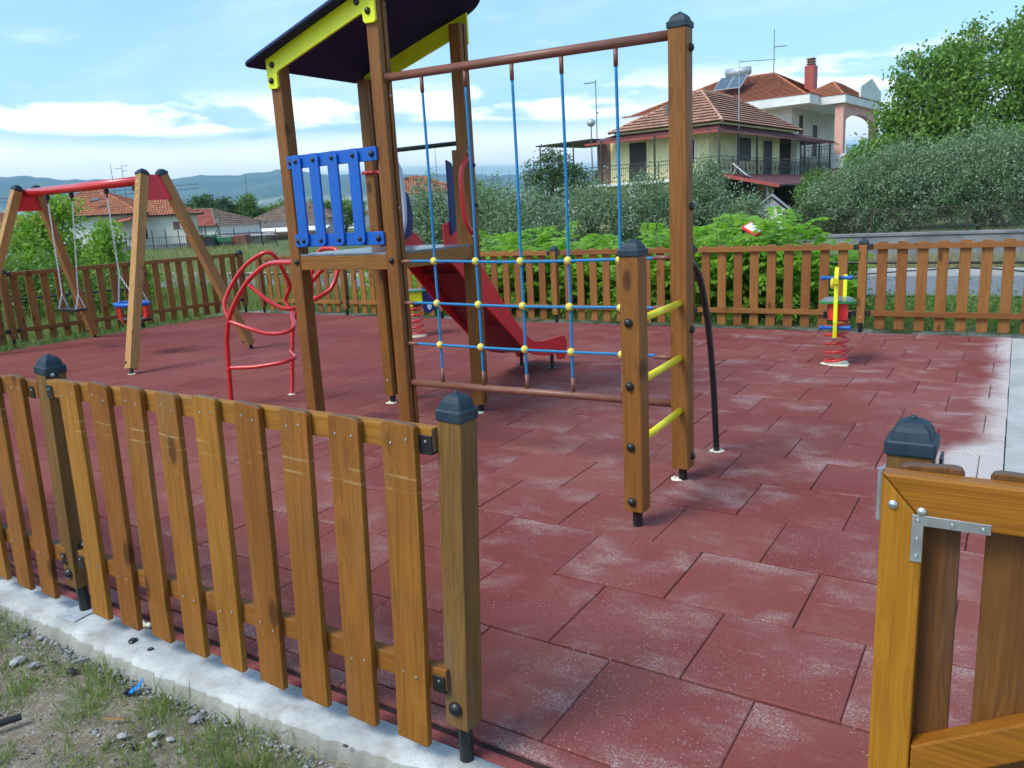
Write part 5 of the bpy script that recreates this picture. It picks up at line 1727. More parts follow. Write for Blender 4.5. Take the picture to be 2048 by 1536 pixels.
grass_field('tall_grass', fld, 0.42, 0.022, 'grass', 6, 0.5)
grass_field('dry_grass', fld[:9000] + 0.3, 0.5, 0.016, 'drygrass', 7, 0.4)
vr = scatter(5200, -6, 3, 16.6, 19.9)
grass_field('dry_grass', vr, 0.34, 0.008, 'drygrass', 8, 0.5)
grass_field('grass', scatter(9000, -9, 4, 20.6, 25), 0.40, 0.012, 'grass', 9, 0.6)
# broad weeds right behind the back fence
W_ = scatter(700, -2.6, 2.6, 10.0, 11.6)
PW_ = np.zeros((len(W_) * 10, 3)); PW_[:, :2] = np.repeat(W_, 10, 0) + rg.normal(0, 0.035, (len(W_) * 10, 2)); PW_[:, 2] = GZ + np.abs(rg.normal(0.12, 0.13, len(PW_)))
v, f = leaf_arrays(PW_, 0.055, 0.026, -0.2, rg)
tag(link('weeds', np_mesh('weeds', v, f), M['hedge']), kind='stuff')

# gravel and crumbs in the foreground
def pebbles(name, pts, r, mat, seed, zoff=0.0):
    rd = random.Random(seed)
    bm = B()
    for x, y in pts:
        s = r * rd.uniform(0.35, 1.0) * (1.9 if rd.random() < 0.04 else 1)
        z = float(hgt(np.array([x]), np.array([y]))[0]) + zoff
        m_ = Matrix.Translation((x, y, z + s * 0.15)) @ Matrix.Rotation(rd.uniform(0, 6.28), 4, V((rd.uniform(-1, 1), rd.uniform(-1, 1), 1))) @ Matrix.Diagonal((s, s * rd.uniform(0.6, 1), s * rd.uniform(0.35, 0.7), 1))
        bmesh.ops.create_icosphere(bm, subdivisions=1, radius=1, matrix=m_)
    return tag(part(name, bm, M[mat], None), kind='stuff')


pebbles('gravel', scatter(1900, -4.0, -1.2, 0.8, 1.42), 0.0065, 'rubble', 1)
pebbles('gravel', np.stack([rg.uniform(-3.9, -1.0, 1100), 1.425 + np.abs(rg.normal(0, 0.03, 1100)) * -1], 1), 0.008, 'rubble', 2, 0.01)
M['dark_crumb'] = plain('dark_crumb', (0.05, 0.045, 0.04), 0.9, 0.3, 20)
pebbles('gravel', scatter(500, -4.0, -1.2, 0.8, 1.40), 0.007, 'dark_crumb', 3)

# loose things lying about
def lump(name, label, cat, x, y, z, s, mat, seed, group=None):
    rd = random.Random(seed)
    bm = B()
    bmesh.ops.create_icosphere(bm, subdivisions=2, radius=1)
    ph = [rd.uniform(0, 6) for _ in range(4)]
    for v in bm.verts:
        c = v.co
        k_ = 1 + 0.22 * math.sin(c.x * 4 + ph[0]) * math.sin(c.y * 5 + ph[1]) + 0.14 * math.sin(c.z * 9 + c.x * 7 + ph[2])
        v.co = V((c.x * s[0] * k_, c.y * s[1] * k_, max(c.z, -0.5) * s[2] * k_))
    o = part(name, bm, M[mat], None, Matrix.Translation((x, y, z + s[2] * 0.45)) @ Matrix.Rotation(rd.uniform(0, 6.28), 4, 'Z'))
    return tag(o, label, cat, group)


FZ = -0.075
lump('rubber_scrap', 'black lump on the soil left of the pale wood splinter', 'scrap', -2.899, 1.332, FZ + 0.004, (0.022, 0.014, 0.012), 'black', 1)
lump('rubber_scrap', 'larger black scrap on the white strip under the pickets', 'scrap', -2.775, 1.512, -0.002, (0.020, 0.014, 0.010), 'black', 2)
lump('rubber_scrap', 'black crumb on the white strip right beside the larger scrap', 'scrap', -2.655, 1.508, -0.002, (0.011, 0.008, 0.007), 'black', 3)
lump('rubber_scrap', 'small black lump near the pale rubble at the bottom', 'scrap', -2.277, 1.185, FZ + 0.003, (0.014, 0.010, 0.008), 'black', 4)
lump('rubber_scrap', 'black scrap tucked against the blue wrapper', 'scrap', -2.575, 1.355, FZ + 0.006, (0.020, 0.013, 0.010), 'black', 5)
lump('rubber_scrap', 'tiny black flake on the white strip near the right post', 'scrap', -1.60, 1.452, -0.003, (0.010, 0.006, 0.003), 'black', 6)
bm = B(); add_tube(bm, [(-2.80, 1.00, FZ + 0.02), (-2.765, 1.085, FZ + 0.018)], 0.012, 10)
tag(part('pipe_stub', bm, M['black'], None), 'short black pipe stub on the soil at the left edge', 'pipe')
bm = B(); add_box(bm, (0, 0, 0), (0.075, 0.011, 0.004), bevel=0.001)
tag(part('wood_splinter', bm, M['wood_swing'], None, Matrix.Translation((-2.465, 1.238, FZ + 0.014)) @ Matrix.Rotation(R(36), 4, 'Z') @ Matrix.Rotation(R(8), 4, 'Y')), 'pale wood splinter lying on the soil', 'splinter')
bm = B(); add_box(bm, (0, 0, 0), (0.06, 0.010, 0.008), bevel=0.002)
tag(part('wood_splinter', bm, M['rubble'], None, Matrix.Translation((-2.93, 1.385, FZ + 0.02)) @ Matrix.Rotation(R(62), 4, 'Z')), 'grey stick by the edge of the white strip', 'splinter')
# blue crumpled wrapper
bm = B()
pts = spline([(-2.560, 1.350, FZ + 0.012), (-2.550, 1.360, FZ + 0.022), (-2.537, 1.374, FZ + 0.032), (-2.525, 1.388, FZ + 0.055)], 5)
pv = None
for i, p in enumerate(pts):
    w2 = 0.010 + 0.004 * math.sin(i * 1.9)
    r4 = [bm.verts.new(p + V((w2, -w2 * 0.6, 0.003 * math.sin(i)))), bm.verts.new(p + V((0, 0, 0.008 + 0.004 * math.sin(i * 2.3)))), bm.verts.new(p + V((-w2, w2 * 0.6, 0))), bm.verts.new(p + V((0, 0, -0.004)))]
    if pv:
        for q_ in range(4):
            bm.faces.new((pv[q_], pv[(q_ + 1) % 4], r4[(q_ + 1) % 4], r4[q_]))
    pv = r4
tag(part('wrapper', bm, M['blue_litter'], None), 'crumpled blue wrapper on the soil by the white strip', 'litter')
STONES = [(-3.17, 1.267, 0.03, 'pale grey rubble heap at the left edge of the soil'), (-3.08, 1.285, 0.022, 'grey rubble chunk right of the left rubble heap'), (-2.215, 1.372, 0.022, 'grey stone leaning beside the grass tuft near the strip'),
          (-2.36, 1.20, 0.018, 'flat pale stone below the wood splinter'), (-2.27, 1.255, 0.020, 'long pale stone right of the wood splinter'), (-2.22, 1.225, 0.016, 'pale stone beside the long pale stone'), (-2.20, 1.265, 0.015, 'small pale stone in front of the grass'), (-2.12, 1.245, 0.014, 'small stone at the foot of the right grass patch')]
for i, (x, y, s, lb) in enumerate(STONES):
    lump('stone', lb, 'stone', x, y, FZ + 0.006, (s, s * 0.7, s * 0.4), 'rubble', 20 + i)
bm = B()
for i in range(4):
    add_ball(bm, (-2.885 + i * 0.022, 1.606 + 0.004 * (i % 2), 0.004 + 0.003 * (i % 2)), 0.013, (1.1, 0.8, 0.8), 8, 6)
tag(part('foam_strip', bm, M['foam'], None, smooth=True), 'cream foam bead squeezed out behind the near pickets', 'foam')
bm = B()
add_prism(bm, [(-2.385, 1.915, 0.003), (-2.36, 1.90, 0.006), (-2.335, 1.915, 0.004), (-2.345, 1.935, 0.010), (-2.37, 1.938, 0.005)], (0, 0, 0.002))
tag(part('foil_scrap', bm, M['white'], None), 'scrap of pale foil on the red floor behind the pickets', 'litter')

# ------------------------------------------------------------------ block wall, mesh fence and pipe beyond the road
bw = thing('block_wall', 'low grey concrete block wall beyond the road', 'wall', (0, 20.34, 0))
bm = B()
yw = 20.34
add_box(bm, (-0.5, yw, 0.20), (9.0, 0.2, 0.66), bevel=0.01)
part('blocks', bm, M['block'], bw)
bm = B()
for r_ in range(2):
    for i in range(22):
        x = -4.9 + i * 0.40 + (0.2 if r_ else 0)
        if x < 3.8:
            add_box(bm, (x + 0.0, yw - 0.1005, 0.10 + r_ * 0.2), (0.388, 0.012, 0.188), bevel=0.004)
part('block_face', bm, M['block'], bw)
bm = B(); add_box(bm, (-0.5, yw, 0.555), (9.06, 0.26, 0.075), bevel=0.012); part('coping', bm, M['block'], bw)
mf = thing('mesh_fence', 'dark wire mesh fence standing on the block wall', 'fence', (0, yw, 0.59))
bm = B()
x = -4.9
while x < 3.9:
    add_box(bm, (x, yw, 0.86), (0.0045, 0.0045, 0.55)); x += 0.055
for z in (0.62, 0.73, 0.84, 0.95, 1.06, 1.13):
    add_box(bm, (-0.5, yw - 0.004, z), (8.9, 0.006 if z < 1.1 else 0.03, 0.006 if z < 1.1 else 0.02))
part('wire_mesh', bm, M['iron'], mf)
for x in (-4.9, -2.9, -0.95, 1.0, 3.0):
    bm = B(); add_tube(bm, [(x, yw + 0.012, 0.58), (x, yw + 0.012, 1.16)], 0.02, 8); part('post', bm, M['iron'], mf)
bm = B(); add_tube(bm, spline([(-14.5, 11.35, 0.50), (-8, 11.3, 0.60), (-4, 11.1, 0.64), (-1.8, 11.0, 0.66), (0.1, 11.0, 0.645), (1.5, 11.0, 0.64), (3.5, 11.05, 0.62)], 6), 0.016, 8)
pr_ = thing('water_pipe', 'black pipe carried on stakes behind the far fence', 'pipe', (-1.5, 11.0, 0))
part('pipe', bm, M['black'], pr_, smooth=True)
for x in (-11.0, -8.0, -4.3, -2.95, 0.9, 3.0):
    bm = B(); add_tube(bm, [(x, 11.02, GZ - 0.05), (x, 11.02, 0.70)], 0.012, 6); part('stake', bm, M['iron'], pr_)
bm = B(); add_tube(bm, spline([(-1.75, 11.03, 0.50), (-1.2, 11.03, 0.545), (-0.75, 11.03, 0.57), (-0.45, 11.03, 0.58), (0.0, 11.03, 0.55), (0.6, 11.03, 0.45)], 5), 0.010, 6)
tag(part('hose', bm, M['black'], None, smooth=True), 'thin black hose sagging just below the black pipe', 'hose')
bm = B(); add_tube(bm, [(-13.2, 3.0, 0.66), (-13.0, 5.7, 0.62), (-12.9, 8.2, 0.58)], 0.016, 8)
tag(part('water_pipe', bm, M['black'], None, smooth=True), 'black pipe running behind the left fence', 'pipe')
# red and white plastic sign board caught in the shrubs
ca = thing('plastic_tray', 'red and white plastic tray lying tilted on top of the shrubs', 'tray', (-3.02, 10.9, 1.12))
mt = Matrix.Translation((-3.02, 10.9, 1.125)) @ Matrix.Rotation(R(-32), 4, 'Z') @ Matrix.Rotation(R(22), 4, 'Y') @ Matrix.Rotation(R(26), 4, 'X')
bm = B(); add_box(bm, (0, 0, 0), (0.30, 0.17, 0.055), bevel=0.012); part('tray', bm, M['red_panel'], ca, mt)
bm = B(); add_box(bm, (0.01, 0.0, 0.0305), (0.25, 0.12, 0.006), bevel=0.002); part('panel', bm, M['white'], ca, mt)
for k_ in (-0.1, 0.1):
    bm = B(); add_tube(bm, [(k_, -0.10, -0.03), (k_, -0.075, -0.03)], 0.025, 10); part('wheel', bm, M['black'], ca, mt)
lump('leaf_litter', 'brown crumpled packet in the grass behind the far fence', 'litter', -0.99, 11.6, 0.10, (0.06, 0.04, 0.05), 'rust', 77)

# ------------------------------------------------------------------ houses
def quad_rows(bm, el, er, tl, tr, rows, step):
    """tiled slope: courses of tile from the eave (el-er) up to (tl-tr), each course overlapping the one below"""
    el, er, tl, tr = V(el), V(er), V(tl), V(tr)
    uvl = bm.loops.layers.uv.verify()
    nrm = (er - el).cross((tl + tr) / 2 - (el + er) / 2).normalized()
    if nrm.z < 0:
        nrm = -nrm
    ud = (er - el).normalized()
    def mk(ps):
        f = bm.faces.new([bm.verts.new(p) for p in ps])
        for lp in f.loops:
            d = lp.vert.co - el
            u = d.dot(ud)
            lp[uvl].uv = (u, (d - ud * u).length)
    for r_ in range(rows):
        a, b = r_ / rows, (r_ + 1) / rows
        p0, p1, p2, p3 = el.lerp(tl, a), er.lerp(tr, a), er.lerp(tr, b), el.lerp(tl, b)
        up2 = nrm * step
        sl = (((tl + tr) / 2 - (el + er) / 2).normalized()) * 0.085
        if (p2 - p3).length < 0.02:
            mk([p0 + up2 - sl, p1 + up2 - sl, p2]); 
        else:
            mk([p0 + up2 - sl, p1 + up2 - sl, p2 + nrm * 0.004, p3 + nrm * 0.004])
        th = nrm * 0.022
        mk([p0 + up2 - sl - th, p1 + up2 - sl - th, p1 + up2 - sl, p0 + up2 - sl])
        mk([p0 + up2 - th, p1 + up2 - th, p1 + up2 - sl - th, p0 + up2 - sl - th])
        mk([p0, p1, p1 + up2 - th, p0 + up2 - th])


def ridge_caps(bm, a, b, r=0.10, n=None):
    a, b = V(a), V(b)
    L = (b - a).length
    n = n or max(2, int(L / 0.38))
    for i in range(n):
        add_tube(bm, [a.lerp(b, i / n), a.lerp(b, (i + 1.08) / n)], [r * 1.08, r * 0.9], 8)


def hip_roof(parent, M0, x0, x1, y0, y1, ze, ridge, zr, rows, mat, step=0.045, caps=True, name='roof'):
    """hip roof in local coordinates; ridge = ((x,y),(x,y))"""
    (ax, ay), (bx_, by_) = ridge
    A, Bv = V((ax, ay, zr)), V((bx_, by_, zr))
    c = [V((x0, y0, ze)), V((x1, y0, ze)), V((x1, y1, ze)), V((x0, y1, ze))]
    bm = B()
    if abs(ax - bx_) > abs(ay - by_):      # ridge along x, A at low x
        quad_rows(bm, c[0], c[1], A, Bv, rows, step); quad_rows(bm, c[1], c[2], Bv, Bv, rows, step)
        quad_rows(bm, c[2], c[3], Bv, A, rows, step); quad_rows(bm, c[3], c[0], A, A, rows, step)
        hips = [(c[0], A), (c[3], A), (c[1], Bv), (c[2], Bv)]
    else:                                  # ridge along y, A at low y
        quad_rows(bm, c[0], c[1], A, A, rows, step); quad_rows(bm, c[1], c[2], A, Bv, rows, step)
        quad_rows(bm, c[2], c[3], Bv, Bv, rows, step); quad_rows(bm, c[3], c[0], Bv, A, rows, step)
        hips = [(c[0], A), (c[1], A), (c[2], Bv), (c[3], Bv)]
    rf = part(name, bm, M[mat], parent, M0)
    if caps:
        bm = B()
        for p, q_ in hips + ([(A, Bv)] if (A - Bv).length > 0.3 else []):
            ridge_caps(bm, p, q_)
        part('ridge_tiles', bm, M[mat], rf, M0, smooth=True)
    return rf


def bx(parent, name, M0, lo, hi, mat, bevel=0.0):
    bm = B()
    lo, hi = V(lo), V(hi)
    add_box(bm, (lo + hi) / 2, hi - lo, None, bevel)
    return part(name, bm, M[mat], parent, M0)


def opening(parent, M0, axis, at, u0, u1, z0, z1, mat='shutter', out=-1, name='window', fmat='white_wall'):
    """shuttered opening on a wall plane (axis 0: wall at x=at, spans y; axis 1: wall at y=at, spans x)"""
    d0, d1 = sorted((at, at + out * 0.05))
    bm = B()
    if axis == 1:
        add_box(bm, ((u0 + u1) / 2, (d0 + d1) / 2, (z0 + z1) / 2), (u1 - u0, 0.05, z1 - z0))
    else:
        add_box(bm, ((d0 + d1) / 2, (u0 + u1) / 2, (z0 + z1) / 2), (0.05, u1 - u0, z1 - z0))
    o = part(name, bm, M[mat], parent, M0)
    bm = B()
    w_, t_ = 0.09, 0.07
    for a, b, c, d in ((u0 - w_, u0, z0, z1), (u1, u1 + w_, z0, z1), (u0 - w_, u1 + w_, z1, z1 + w_)):
        dd = at + out * t_ / 2
        if axis == 1:
            add_box(bm, ((a + b) / 2, dd, (c + d) / 2), (b - a, t_, d - c))
        else:
            add_box(bm, (dd, (a + b) / 2, (c + d) / 2), (t_, b - a, d - c))
    part('frame', bm, M[fmat], o, M0)
    return o


def railing(parent, M0, a, b, z0, z1, sp, mat='iron', diamonds=False):
    a, b = V(a), V(b)
    L = (b - a).length; d = (b - a) / L
    ang = math.atan2(d.y, d.x); rot = Matrix.Rotation(ang, 3, 'Z')
    bm = B()
    for z, t_ in ((z1, 0.05), (z1 - 0.22, 0.025), (z0 + 0.1, 0.025)):
        add_box(bm, (a + b) / 2 + V((0, 0, z)), (L, 0.035, t_), rot)
    s = 0
    while s <= L:
        p = a + d * s
        add_box(bm, p + V((0, 0, (z0 + z1) / 2 - 0.06)), (0.022, 0.022, z1 - z0 - 0.1), rot)
        if diamonds and int(round(s / sp)) % 4 == 0:
            q_ = p + d * sp * 2
            add_tube(bm, [p + V((0, 0, z0 + 0.15)), p + d * sp + V((0, 0, z1 - 0.3)), q_ + V((0, 0, z0 + 0.15))], 0.014, 4)
            add_box(bm, p + d * sp + V((0, 0, z0 + 0.62)), (0.09, 0.03, 0.16), rot)
        s += sp
    s = 0
    while s <= L:
        add_box(bm, a + d * s + V((0, 0, (z0 + z1) / 2)), (0.05, 0.05, z1 - z0), rot); s += 2.0
    return part('railing', bm, M[mat], parent, M0)


# pale yellow house with the maroon veranda roof
HA = thing('yellow_house', 'pale yellow house with old tile hip roof and maroon veranda roof', 'house', (-15.1, 47.286, -0.1), R(-5.91))
A0 = MW[HA] @ Matrix.Translation((0, 0, 0.1))
bx(HA, 'wall', A0, (-8.2, 1.3, -0.4), (-1.3, 13.4, 6.0), 'yellow_wall')
bx(HA, 'brick_wall', A0, (-9.2, 1.31, 2.92), (-8.205, 8.0, 5.7), 'brick_wall')
bx(HA, 'lower_wall', A0, (-11.0, 1.0, -0.4), (-8.202, 9.0, 2.74), 'yellow_wall')
bx(HA, 'balcony_slab', A0, (-11.85, -0.45, 2.75), (0.16, 1.28, 2.92), 'white_wall', 0.02)
bx(HA, 'balcony_slab', A0, (-1.28, 1.285, 2.752), (0.16, 21.0, 2.918), 'white_wall', 0.02)
bx(HA, 'cornice', A0, (-7.5, 0.72, 5.96), (-0.3, 13.6, 6.08), 'yellow_wall')
hip_roof(HA, A0, -7.80, -0.05, 0.45, 14.6, 6.10, ((-3.75, 5.6), (-3.75, 10.2)), 8.62, 12, 'tile_old', 0.10)
bx(HA, 'vent', A0, (-4.55, 2.05, 7.0), (-4.15, 2.45, 7.62), 'pole')
# veranda roof: sloping sheet on three sides
def lean_roof(parent, M0, quads, mat, th=0.06, name='veranda_roof'):
    bm = B()
    for q_ in quads:
        n_ = (V(q_[1]) - V(q_[0])).cross(V(q_[3]) - V(q_[0])).normalized()
        if n_.z < 0:
            n_ = -n_
        add_prism(bm, [V(p) for p in q_], -n_ * th)
    return part(name, bm, M[mat], parent, M0)


ve, vi = 5.56, 6.08
lean_roof(HA, A0, [[(-9.3, -0.02, ve), (0.0, -0.02, ve), (-0.62, 1.25, vi), (-7.6, 1.25, vi)], [(0.003, 0.0, ve - 0.02), (0.25, 21.6, ve - 0.02), (-1.0, 14.5, vi), (-0.617, 1.25, vi)], [(0.25, 21.6, ve), (-4.5, 21.6, ve), (-4.0, 14.5, vi + 0.02), (-1.003, 14.5, vi)]], 'porch_red')
bx(HA, 'gutter', A0, (-9.3, -0.10, ve - 0.12), (0.08, -0.025, ve + 0.01), 'fascia_red')
bx(HA, 'gutter', A0, (0.02, -0.02, ve - 0.14), (0.09, 21.6, ve - 0.01), 'fascia_red')
for x in (-4.1, 0.10, -7.9):
    bx(HA, 'veranda_post', A0, (x - 0.05, -0.38, 2.92), (x + 0.05, -0.28, 5.6), 'iron')
for y in (2.7, 5.75, 14.9, 18.3, 20.9):
    bx(HA, 'veranda_post', A0, (-0.05, y - 0.05, 2.92), (0.05, y + 0.05, 5.6), 'iron')
railing(HA, A0, (-11.8, -0.42, 0), (0.10, -0.42, 0), 2.92, 4.02, 0.135)
railing(HA, A0, (0.10, -0.35, 0), (0.10, 21.0, 0), 2.92, 4.05, 0.16, diamonds=True)
railing(HA, A0, (-11.8, -0.38, 0), (-11.8, 7.0, 0), 2.92, 4.02, 0.135)
opening(HA, A0, 1, 1.3, -6.75, -5.50, 2.93, 5.42, name='door', fmat='yellow_wall')
opening(HA, A0, 1, 1.3, -3.2, -2.2, 3.8, 5.2)
opening(HA, A0, 0, -1.3, 5.5, 7.9, 4.0, 5.45, out=1)
opening(HA, A0, 0, -1.3, 10.1, 11.8, 2.93, 5.4, out=1, name='door', fmat='yellow_wall')
bx(HA, 'column', A0, (-6.0, -0.30, -0.4), (-5.65, 0.05, 2.748), 'white_wall')
bx(HA, 'column', A0, (-10.9, -0.30, -0.4), (-10.55, 0.05, 2.748), 'white_wall')
bx(HA, 'pillar', A0, (-1.45, 16.2, 2.92), (-1.0, 16.9, 5.7), 'cream_wall')
bx(HA, 'terrace_wall', A0, (-4.5, 20.0, 2.92), (-2.0, 20.3, 5.6), 'shutter')
bx(HA, 'terrace_wall', A0, (-4.6, 13.6, 2.92), (-4.4, 20.0, 4.0), 'shutter')
# awning over the side terrace
lean_roof(HA, A0, [[(-13.2, -0.2, 5.80), (-8.6, -0.2, 5.85), (-8.6, 6.0, 5.95), (-13.2, 6.0, 5.90)]], 'shutter', 0.08, 'awning')
for x in (-12.9, -10.2):
    bx(HA, 'awning_post', A0, (x - 0.035, -0.15, 2.92), (x + 0.035, -0.08, 5.75), 'iron')
bx(HA, 'screen', A0, (-11.7, 5.0, 2.92), (-9.3, 5.1, 4.1), 'brick_wall')
# lean-to below the balcony on the right
lt = lean_roof(HA, A0, [[(0.25, -0.40, 3.02), (3.6, -0.25, 2.22), (3.9, 15.0, 2.36), (0.45, 15.0, 2.98)]], 'porch_red', 0.05, 'lean_to_roof')
bm = B(); add_prism(bm, [(0.25, -0.44, 3.05), (3.64, -0.29, 2.25), (3.64, -0.29, 2.05), (0.25, -0.44, 2.85)], (0, 0.035, 0)); part('fascia', bm, M['fascia_red'], lt, A0)
for x, y in ((2.95, -0.15), (3.6, 7.0), (3.7, 14.5)):
    bm = B(); add_tube(bm, [A0.inverted() @ (A0 @ V((x, y, -0.4))), V((x, y, 2.2))], 0.07, 10); part('lean_to_post', bm, M['pole'], HA, A0)
bx(HA, 'lean_to_wall', A0, (0.3, 8.0, -0.4), (4.0, 8.2, 2.25), 'shutter')
bx(HA, 'lean_to_wall', A0, (-1.2, 1.5, -0.4), (-0.9, 8.0, 2.74), 'shutter')
bx(HA, 'lean_to_wall', A0, (4.2, 8.0, -0.4), (4.5, 15.0, 2.1), 'cream_wall')
sp2 = thing('tilted_panel', 'small tilted solar panel standing on the lean to roof', 'solar panel', A0 @ V((0.8, 0.3, 2.95)), R(-5.91))
m_ = MW[sp2] @ Matrix.Rotation(R(40), 4, 'Y') @ Matrix.Rotation(R(-8), 4, 'X')
bm = B(); add_box(bm, (0.1, 0.2, 0.42), (1.15, 0.95, 0.04)); part('frame', bm, M['white_wall'], sp2, m_)
bm = B(); add_box(bm, (0.1, 0.2, 0.4425), (1.05, 0.80, 0.008)); part('glass', bm, M['glass_pv'], sp2, m_)
bm = B(); add_tube(bm, [(-0.2, 0.1, 0.0), (0.15, 0.1, 0.5)], 0.02, 6); part('leg', bm, M['white_wall'], sp2, MW[sp2])

# pink and cream house behind it
HB = thing('pink_house', 'cream and pink two storey house with orange roof and arched balcony', 'house', (-14.3, 67.0, -0.1), R(-5.9))
B0 = MW[HB] @ Matrix.Translation((0, 0, 0.1))
bx(HB, 'wall', B0, (-15.2, 1.4, -0.5), (-1.9, 13.0, 8.5), 'cream_wall')
bx(HB, 'fascia', B0, (-16.6, -0.1, 8.50), (0.0, 14.0, 9.22), 'white_wall', 0.03)
bx(HB, 'fascia', B0, (0.002, 2.2, 8.46), (2.0, 13.2, 9.10), 'white_wall', 0.03)
bx(HB, 'fascia_trim', B0, (-16.65, -0.15, 9.22), (0.05, 14.05, 9.29), 'fascia_red')
bx(HB, 'fascia_trim', B0, (0.054, 2.15, 9.10), (2.05, 13.25, 9.165), 'fascia_red')
hip_roof(HB, B0, -16.0, -0.5, 0.4, 13.6, 9.29, ((-10.2, 6.6), (-5.3, 6.6)), 12.05, 20, 'tile_new', 0.08)
hip_roof(HB, B0, -2.2, 1.7, 2.6, 12.0, 9.168, ((-0.1, 6.0), (-0.1, 8.6)), 10.55, 10, 'tile_new', 0.06)
bm = B()
add_prism(bm, [(1.85, 6.4, 9.168), (1.85, 6.4, 10.0), (1.85, 9.6, 10.9), (1.85, 12.8, 10.0), (1.85, 12.8, 9.168)], (0.15, 0, 0)); part('gable_wall', bm, M['white_wall'], HB, B0)
bx(HB, 'balcony', B0, (-3.5, 2.3, 3.5), (2.1, 13.2, 4.6), 'white_wall', 0.03)
bx(HB, 'balcony', B0, (-15.0, 0.0, 3.5), (-3.503, 1.38, 4.55), 'white_wall', 0.03)
for y in (2.5, 12.4):
    bx(HB, 'column', B0, (1.15, y, 4.6), (1.8, y + 0.7, 8.45), 'pink_wall')
    bx(HB, 'column', B0, (1.15, y, -0.5), (1.8, y + 0.7, 3.498), 'pink_wall')
bm = B()
ar = [(3.2, 8.45), (12.4, 8.45), (12.4, 6.9)] + [(7.8 + 4.6 * math.cos(t), 6.9 + 0.95 * math.sin(t)) for t in [math.pi * k_ / 12 for k_ in range(1, 12)]] + [(3.2, 6.9)]
add_prism(bm, [(1.25, p[0], p[1]) for p in ar], (0.45, 0, 0)); part('arch', bm, M['pink_wall'], HB, B0)
railing(HB, B0, (1.95, 3.2, 0), (1.95, 12.4, 0), 4.6, 5.3, 0.25)
railing(HB, B0, (-1.8, 2.4, 0), (1.1, 2.4, 0), 4.6, 5.3, 0.25)
opening(HB, B0, 0, -1.9, 3.0, 4.0, 6.5, 8.0, out=1)
opening(HB, B0, 0, -1.9, 6.5, 7.8, 4.62, 7.4, out=1, name='door')
opening(HB, B0, 1, 1.4, -3.4, -2.5, 6.2, 7.6)
ch = bx(HB, 'chimney', B0, (-2.1, 4.8, 9.3), (-1.3, 5.7, 12.0), 'fascia_red', 0.03)
for z in (12.08, 12.28, 12.48):
    bx(HB, 'chimney_cap', B0, (-2.0, 4.9, z), (-1.4, 5.6, z + 0.10), 'brick_wall')
bx(HB, 'chimney_core', B0, (-1.9, 5.0, 12.0), (-1.5, 5.5, 12.48), 'shutter')
wh = thing('solar_heater', 'solar water heater with silver tank on the orange roof', 'solar heater', B0 @ V((-7.3, 3.0, 10.6)), R(-5.9))
m_ = MW[wh]
bm = B(); add_tube(bm, [(-1.05, 0.55, 1.55), (1.05, 0.55, 1.55)], 0.36, 20); part('tank', bm, M['tank'], wh, m_, smooth=True)
mp = m_ @ Matrix.Translation((-0.25, -0.45, 0.62)) @ Matrix.Rotation(R(36), 4, 'X')
for k_ in (-0.62, 0.62):
    bm = B(); add_box(bm, (k_, 0, 0), (1.18, 2.0, 0.09), bevel=0.01); c_ = part('collector', bm, M['tank'], wh, mp)
    bm = B(); add_box(bm, (k_, 0, 0.047), (1.08, 1.9, 0.006)); part('glass', bm, M['glass_pv'], c_, mp)
for k_ in (-0.9, 0.9):
    bm = B(); add_tube(bm, [(k_, 0.6, -0.2), (k_, 0.6, 1.3)], 0.03, 6); part('stand', bm, M['pole'], wh, m_)


def mast(x, y, z0, z1, label, arms=(), r=0.035, name='antenna_mast', cat='antenna', mat='pole'):
    t = thing(name, label, cat, (x, y, z0))
    bm = B(); add_tube(bm, [(x, y, z0), (x, y, z1)], [r, r * 0.7], 6); part('pole', bm, M[mat], t)
    for z, dx_, dy_, rr in arms:
        bm = B(); add_tube(bm, [(x, y, z), (x + dx_, y + dy_, z)], rr, 5); part('arm', bm, M[mat], t)
    return t


mast(-22.6, 46.4, 2.9, 9.15, 'tall antenna mast beside the awning left of the yellow house', [(9.0, -0.75, -0.1, 0.03), (7.2, 0.1, 0.0, 0.06)])
lm = mast(-21.9, 44.2, -0.3, 6.3, 'street lamp pole with round head left of the yellow house', (), 0.045, 'street_lamp', 'street lamp')
bm = B(); add_ball(bm, (-21.9, 44.2, 6.42), 0.26, (1, 1, 0.9)); part('lamp_head', bm, M['tank'], lm, smooth=True)
q_ = B0 @ V((-4.9, 5.4, 11.6))
mast(q_.x, q_.y, 11.6, 15.4, 'thin antenna mast on the ridge of the orange roof', [(14.0, 1.0, 0.4, 0.035)], 0.04)
q_ = A0 @ V((-0.1, 3.0, 6.1))
mast(q_.x, q_.y, 5.7, 9.7, 'pale antenna pole at the corner of the maroon veranda roof', [(9.6, 1.9, 1.0, 0.03)], 0.03, mat='tank')
mast(-28.5, 47.5, -0.3, 4.2, 'thin pole with bent top behind the olive bushes', [(4.15, 0.5, 0.3, 0.02)], 0.03)
mast(-48.0, 70.0, -0.3, 5.0, 'slim aerial pole between the tower post and the net rope', [], 0.04)
mast(-118.0, 98.5, -0.5, 10.5, 'far thin mast in front of the hills', [], 0.07)
# utility pole arm poking out of the walnut
ut = mast(-3.9, 46.0, -0.3, 7.7, 'utility pole hidden behind the walnut tree', [(7.6, -0.95, 0.0, 0.10), (7.6, 0.9, 0.0, 0.10)], 0.12, 'utility_pole', 'utility pole')
bm = B(); add_ball(bm, (-4.7, 46.0, 7.78), 0.10, (1, 1, 1.6)); part('insulator', bm, M['black'], ut)

